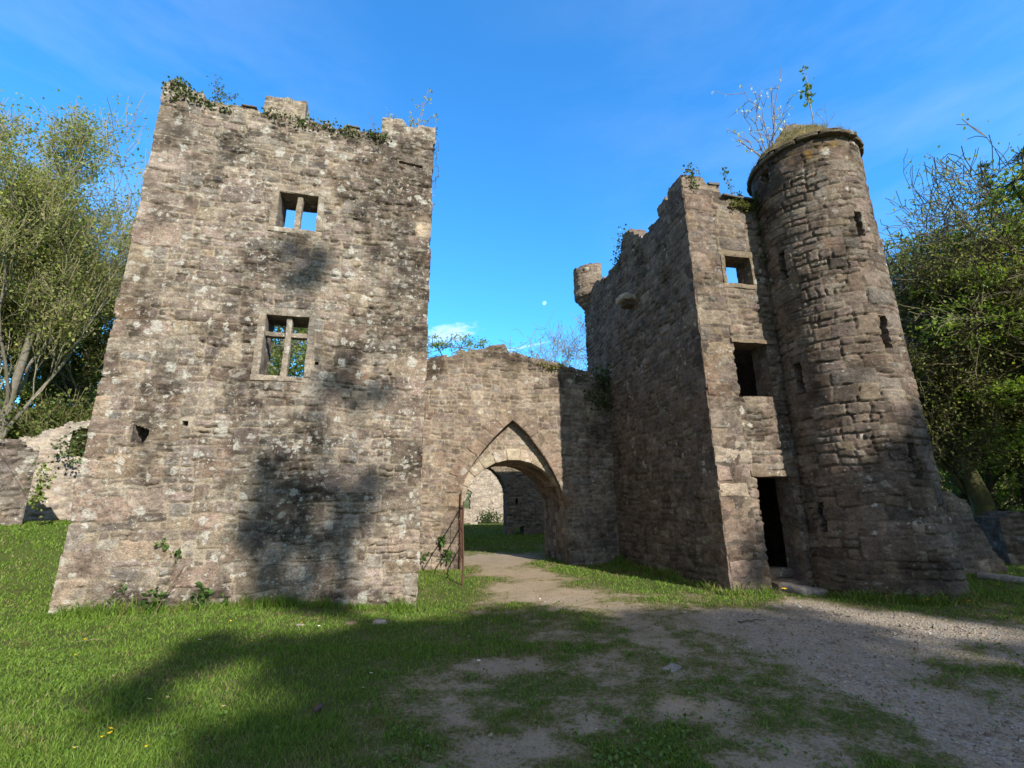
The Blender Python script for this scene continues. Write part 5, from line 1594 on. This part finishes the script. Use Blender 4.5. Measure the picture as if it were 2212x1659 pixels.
for k, (x, y) in enumerate([(-3.02, 4.34), (-2.90, 4.38), (-2.32, 4.19), (-2.92, 3.56), (-3.83, 6.21), (-1.36, 4.9), (-.37, 5.24), (-2.6, 6.75), (-.55, 6.1), (-4.4, 4.0)]):
    flower('daisy', 'small white daisy flower growing in the lawn', x, y, .020, M_PETAL_W, None, 500 + k, .05, 'daisies in the lawn')
for k, (x, y) in enumerate([(-2.87, 3.78), (-2.82, 3.71), (-2.83, 3.66), (-2.42, 3.52), (-3.98, 7.1), (-5.21, 6.19), (-4.77, 5.58), (-3.08, 5.98), (-.31, 6.75), (-1.3, 9.6), (-2.9, 6.9)]):
    flower('buttercup', 'small yellow buttercup flower growing in the lawn', x, y, .018, M_PETAL_Y, None, 520 + k, .07, 'buttercups in the lawn', 6)
for k, (x, y, lab) in enumerate([(4.70, 8.72, 'yellow dandelion at the foot of the gatehouse corner beside the door'), (5.98, 8.05, 'largest yellow dandelion at the foot of the round tower'), (6.35, 7.75, 'yellow dandelion right of the largest one below the round tower'), (6.80, 7.55, 'yellow dandelion in the grass strip at the right of the round tower foot'), (8.6, 8.9, 'yellow dandelion in the dark grass before the low stepped wall')]):
    flower('dandelion', lab, x, y, .045 if k < 2 else .035, M_PETAL_Y, None, 540 + k, .10, None, 22)

for k, (x, y, sz, lab, c) in enumerate([
    (-1.93, 7.25, (.20, .13, .10), 'pinkish stone in the grass near the right foot of the square tower', (.27, .21, .18)),
    (-2.30, 7.10, (.16, .12, .08), 'brown stone half sunk in grass left of the pinkish one', (.20, .15, .10)),
    (-2.98, 7.05, (.12, .08, .06), 'pale small stone in grass below the square tower windows', (.30, .26, .22)),
    (1.54, 5.11, (.19, .12, .04), 'flat grey stone slab bedded in the patchy earth', (.23, .21, .20)),
    (5.02, 8.95, (.55, .34, .16), 'big grey slanting boulder before the gatehouse door', (.20, .185, .175)),
    (5.35, 8.85, (.32, .22, .12), 'smaller grey boulder right of the big one at the door', (.22, .20, .185)),
    (4.42, 7.85, (.07, .05, .03), 'small white stone on the gravel below the round tower', (.55, .54, .5)),
    (-2.6, 31.6, (.5, .3, .2), 'pale block lying on the sunlit courtyard grass', (.36, .33, .28)),
    (-8.9, 11.9, (.9, .35, .08), 'flat pale stone lying in the grass left of the square tower', (.30, .25, .19)),
    (9.9, 9.7, (1.3, .4, .14), 'long flat grey stone in the grass right of the low stepped wall', (.25, .24, .23)),
    (-.35, 7.05, (.05, .04, .03), 'pebble in the grass between the square tower and the path', (.3, .26, .2))]):
    o = block('stone', None, M_BLOCK, sz, (x, y, float(gz(x, y)) + sz[2] * .32), k * 1.3, 560 + k, c, min(sz) * .4, min(sz) * .09, (.08 * (k % 3) - .08, .06), seg=min(sz) * .25)
    tag(o, lab, 'stone')
# brown stub, sticks
zb = float(gz(-1.56, 4.19)) + .03
S = Soup(); c0 = np.array([-1.575, 4.13, zb + .012]); c1 = np.array([-1.555, 4.25, zb + .02])
nn = 9
tubes(S, [(c0 + (c1 - c0) * np.linspace(0, 1, nn)[:, None], np.array([.001, .022, .026, .027, .027, .027, .026, .022, .001]), (.11, .075, .065))], 12)
o = S.obj('wooden_stub', M_BARK, None); tag(o, 'short dark brown cylindrical stub lying on the shaded lawn', 'stub')
for k, (x0, y0, x1, y1, r, lab) in enumerate([(-5.55, 6.32, -5.0, 6.42, .007, 'pale dry stick lying on the sunny grass at far left'), (3.02, 6.9, 3.45, 6.98, .012, 'dark twig lying on the earth before the gatehouse'), (1.75, 4.35, 1.95, 4.2, .006, 'thin brown twig lying in the patchy grass of the foreground'), (-.78, 3.9, -.70, 3.7, .004, 'thin pale straw stalk in the shaded lawn near the bottom edge')]):
    z0 = float(gz(x0, y0)) + .03
    S = Soup(); f = np.linspace(0, 1, 7)[:, None]
    a_ = np.array([x0, y0, z0]); b_ = np.array([x1, y1, float(gz(x1, y1)) + .03])
    tubes(S, [(a_ + (b_ - a_) * f + np.random.RandomState(k).randn(7, 3) * .008, np.linspace(r, r * .5, 7), (.28, .22, .14) if k in (0, 3) else (.09, .07, .05))], 5)
    o = S.obj('twig', M_WOOD if k in (0, 3) else M_BARK, None); tag(o, lab, 'twig')

# loose pebbles of the gravel: nobody could count them
def pebbles():
    rng = np.random.RandomState(12)
    n = 60000
    x = rng.uniform(-2, 9, n); y = 2.4 + 11 * rng.rand(n) ** 1.5
    g = grass_at(x, y); gr = gravel_at(x, y)
    k = (rng.rand(n) < (.10 + .9 * gr) * np.clip(1 - 1.6 * g, 0, 1)) & (np.hypot(x - RC[0], y - RC[1]) > 1.1) & ~((x > 3.7) & (y > 9.0 + .2 * (x - 3.9)))
    x, y = x[k], y[k]; n = len(x)
    s = .004 + .022 * rng.rand(n) ** 5 + .005 * rng.rand(n)
    z = gz(x, y) + .012 * fbm(x * 3, y * 3, 612, 3) * gravel_at(x, y) + .003
    base = np.array([[1, 0, 0], [0, 1, 0], [-1, 0, 0], [0, -1, 0], [0, 0, .7], [0, 0, -.5]], float)
    V = base[None] * (1 + .5 * rng.randn(n, 6, 1)) * s[:, None, None]
    a = rng.rand(n) * 6.28; c, s_ = np.cos(a)[:, None], np.sin(a)[:, None]
    V = np.stack([V[..., 0] * c - V[..., 1] * s_, V[..., 0] * s_ + V[..., 1] * c, V[..., 2]], -1) + np.stack([x, y, z], 1)[:, None]
    T_ = np.array([[0, 1, 4], [1, 2, 4], [2, 3, 4], [3, 0, 4], [1, 0, 5], [2, 1, 5], [3, 2, 5], [0, 3, 5]])
    F = (T_[None] + (np.arange(n) * 6)[:, None, None]).reshape(-1, 3)
    C = np.repeat(leafcols(rng, n, [(.27, .24, .20), (.19, .165, .14), (.33, .29, .235), (.14, .12, .10)], .2), 6, 0)
    return np_mesh('gravel', V.reshape(-1, 3), [F], C, False)


o = link('gravel', pebbles(), None, M_BLOCK); tag(o, 'loose grey pebbles strewn over the earth and gravel', 'gravel', kind='stuff')


# ------------------------------------------------------------------ the lawn
def lawn():
    rng = np.random.RandomState(9)
    XS, YS = [], []
    for (x0, x1, y0, y1, dens) in [(-5.5, 1.5, 1.6, 4.2, 4800), (-8.5, 5.5, 3.0, 6.0, 3000), (-13, 9.5, 5.5, 9.2, 1600), (-16, 12.5, 9.2, 14, 800), (-22, 16, 12, 24, 230), (-8, 6, 15, 30, 160)]:
        n = int((x1 - x0) * (y1 - y0) * dens)
        XS.append(rng.uniform(x0, x1, n)); YS.append(rng.uniform(y0, y1, n))
    # rank growth along the feet of the walls
    q = rng.rand(4200) * 5.6; w_ = .02 + np.abs(rng.randn(4200)) * .09
    XS.append(LT[0] + LD[0] * q + LNn[0] * w_); YS.append(LT[1] + LD[1] * q + LNn[1] * w_)
    q = rng.rand(2600) * 2 * PI; w_ = RR + .07 + np.abs(rng.randn(2600)) * .10
    XS.append(RC[0] + w_ * np.cos(q)); YS.append(RC[1] + w_ * np.sin(q))
    q = rng.rand(2600) * 4.8; w_ = .03 + np.abs(rng.randn(2600)) * .12
    XS.append(G0[0] - GN[0] * q - GD[0] * w_); YS.append(G0[1] - GN[1] * q - GD[1] * w_)
    x = np.concatenate(XS); y = np.concatenate(YS)
    k = np.abs(x) < 1.25 * y + 3.0
    x, y = x[k], y[k]
    g = grass_at(x, y)
    keep = rng.rand(len(x)) < sstep(.08, 1.0, g) * (.35 + .65 * sstep(-.4, .2, fbm(x * 5, y * 5, 91, 3)))
    # not inside the masonry
    def inside(P0, ang, u0, u1, v0, v1):
        d = np.array([math.cos(ang), math.sin(ang)]); nn = np.array([-math.sin(ang), math.cos(ang)])
        u = (x - P0[0]) * d[0] + (y - P0[1]) * d[1]; v = (x - P0[0]) * nn[0] + (y - P0[1]) * nn[1]
        return (u > u0) & (u < u1) & (v > v0) & (v < v1), u, v
    mL, uL, vL = inside(LT, LA, 0, 5.5, .02, 5)
    mG, uG, vG = inside(G0, GA, .02, 4.2, .02, 6.2)
    rt = np.hypot(x - RC[0], y - RC[1])
    keep &= ~mL & ~mG & (rt > RR + .06)
    x, y, g = x[keep], y[keep], g[keep]
    uL, vL, uG, vG, rt = [q[keep] for q in (uL, vL, uG, vG, rt)]
    near = ((vL > -.22) & (vL < .1) & (uL > -.1) & (uL < 5.7)) | ((rt < RR + .28)) | ((uG > -.25) & (uG < .9) & (vG > -.3) & (vG < 5))
    D = np.hypot(x, y)
    n = len(x)
    h = (.018 + .030 * rng.rand(n)) * (.45 + .7 * sstep(.4, 1.0, g)) * (1 + .35 * fbm(x * 1.1, y * 1.1, 93, 3))
    h = h * (1 + near * (1.4 + 3.6 * rng.rand(n) ** 1.5 * (fbm(x * 3, y * 3, 95, 2) > -.1))) * (1 + .5 * sstep(10, 16, D))
    w = (.0022 + .0016 * rng.rand(n)) * np.maximum(1, D / 4.2)
    a = rng.rand(n) * 2 * PI
    lean = rng.uniform(.25, 1.2, n) * h
    la = rng.rand(n) * 2 * PI
    dx, dy = np.cos(la) * lean, np.sin(la) * lean
    sx, sy = np.cos(a) * w, np.sin(a) * w
    z = gz(x, y) + .022 * g - .004
    b = np.stack([x, y, z], 1)
    S_ = np.stack([sx, sy, 0 * sx], 1)
    M_ = b + np.stack([dx * .35, dy * .35, h * .6], 1)
    Tp = b + np.stack([dx, dy, h], 1)
    V = np.stack([b - S_, b + S_, M_ + S_ * .7, M_ - S_ * .7, Tp], 1).reshape(-1, 3)
    i = np.arange(n)[:, None] * 5
    Q = i + np.array([[0, 1, 2, 3]]); Tt = i + np.array([[3, 2, 4]])
    pal = leafcols(rng, n, [(.110, .195, .024), (.140, .225, .030), (.180, .250, .044), (.085, .160, .024)], .24)
    dry = leafcols(rng, n, [(.25, .21, .09), (.20, .18, .07), (.16, .165, .055)], .2)
    f = np.clip((1 - sstep(.50, 1.0, g)) * 1.0 + .35 * sstep(.1, .5, fbm(x * 1.6, y * 1.6, 94, 3)), 0, 1) > rng.rand(n) * 1.15
    pal[f] = dry[f]
    # clover and other broad low leaves growing in patches among the blades
    c = (rng.rand(n) < .16 * sstep(.0, .35, fbm(x * 1.3, y * 1.3, 97, 4))) & (D < 11)
    S = Soup()
    m = int(c.sum())
    leaves(S, np.stack([x[c], y[c], z[c] + .012 + .02 * rng.rand(m)], 1), .030, leafcols(rng, m, [(.07, .14, .030), (.10, .17, .035), (.14, .20, .05)], .25), rng, 1.4, .8)
    me = S.mesh('clover', False)
    VV = np.concatenate([V, np.concatenate(S.V)]); CC = np.concatenate([np.repeat(pal, 5, 0), np.concatenate(S.C)])
    return np_mesh('grass', VV, [np.concatenate([Q, np.concatenate(S.P[4]) + len(V)]), Tt], CC, False)


o = link('grass', lawn(), None, M_GRASS); tag(o, 'short green grass of the lawn, thin and patchy on the trodden earth', 'grass', kind='stuff')


def litter():
    rng = np.random.RandomState(31)
    n = 900
    x = rng.uniform(-6, 5, n); y = 2.6 + 7 * rng.rand(n) ** 1.3
    k = (np.abs(x) < 1.2 * y) & ~((y > 7.3 + .25 * (x + 7)) & (x < -1.6))
    x, y = x[k], y[k]; n = len(x)
    S = Soup()
    leaves(S, np.stack([x, y, gz(x, y) + .02 + .012 * rng.rand(n)], 1), .040, leafcols(rng, n, [(.22, .13, .07), (.30, .21, .12), (.15, .09, .05), (.34, .27, .17)]), rng, .9, .6)
    return S.mesh('fallen_leaves', False)


o2 = link('fallen_leaves', litter(), None, M_LEAF); tag(o2, 'brown dry leaves lying scattered in the grass', 'leaf litter', kind='stuff')
print('grass blades', len(o.data.polygons) // 2)

# every other top-level object is a thing
for o in list(COL.objects):
    if o.parent is None and 'kind' not in o and o.get('category'):
        o['kind'] = 'thing'
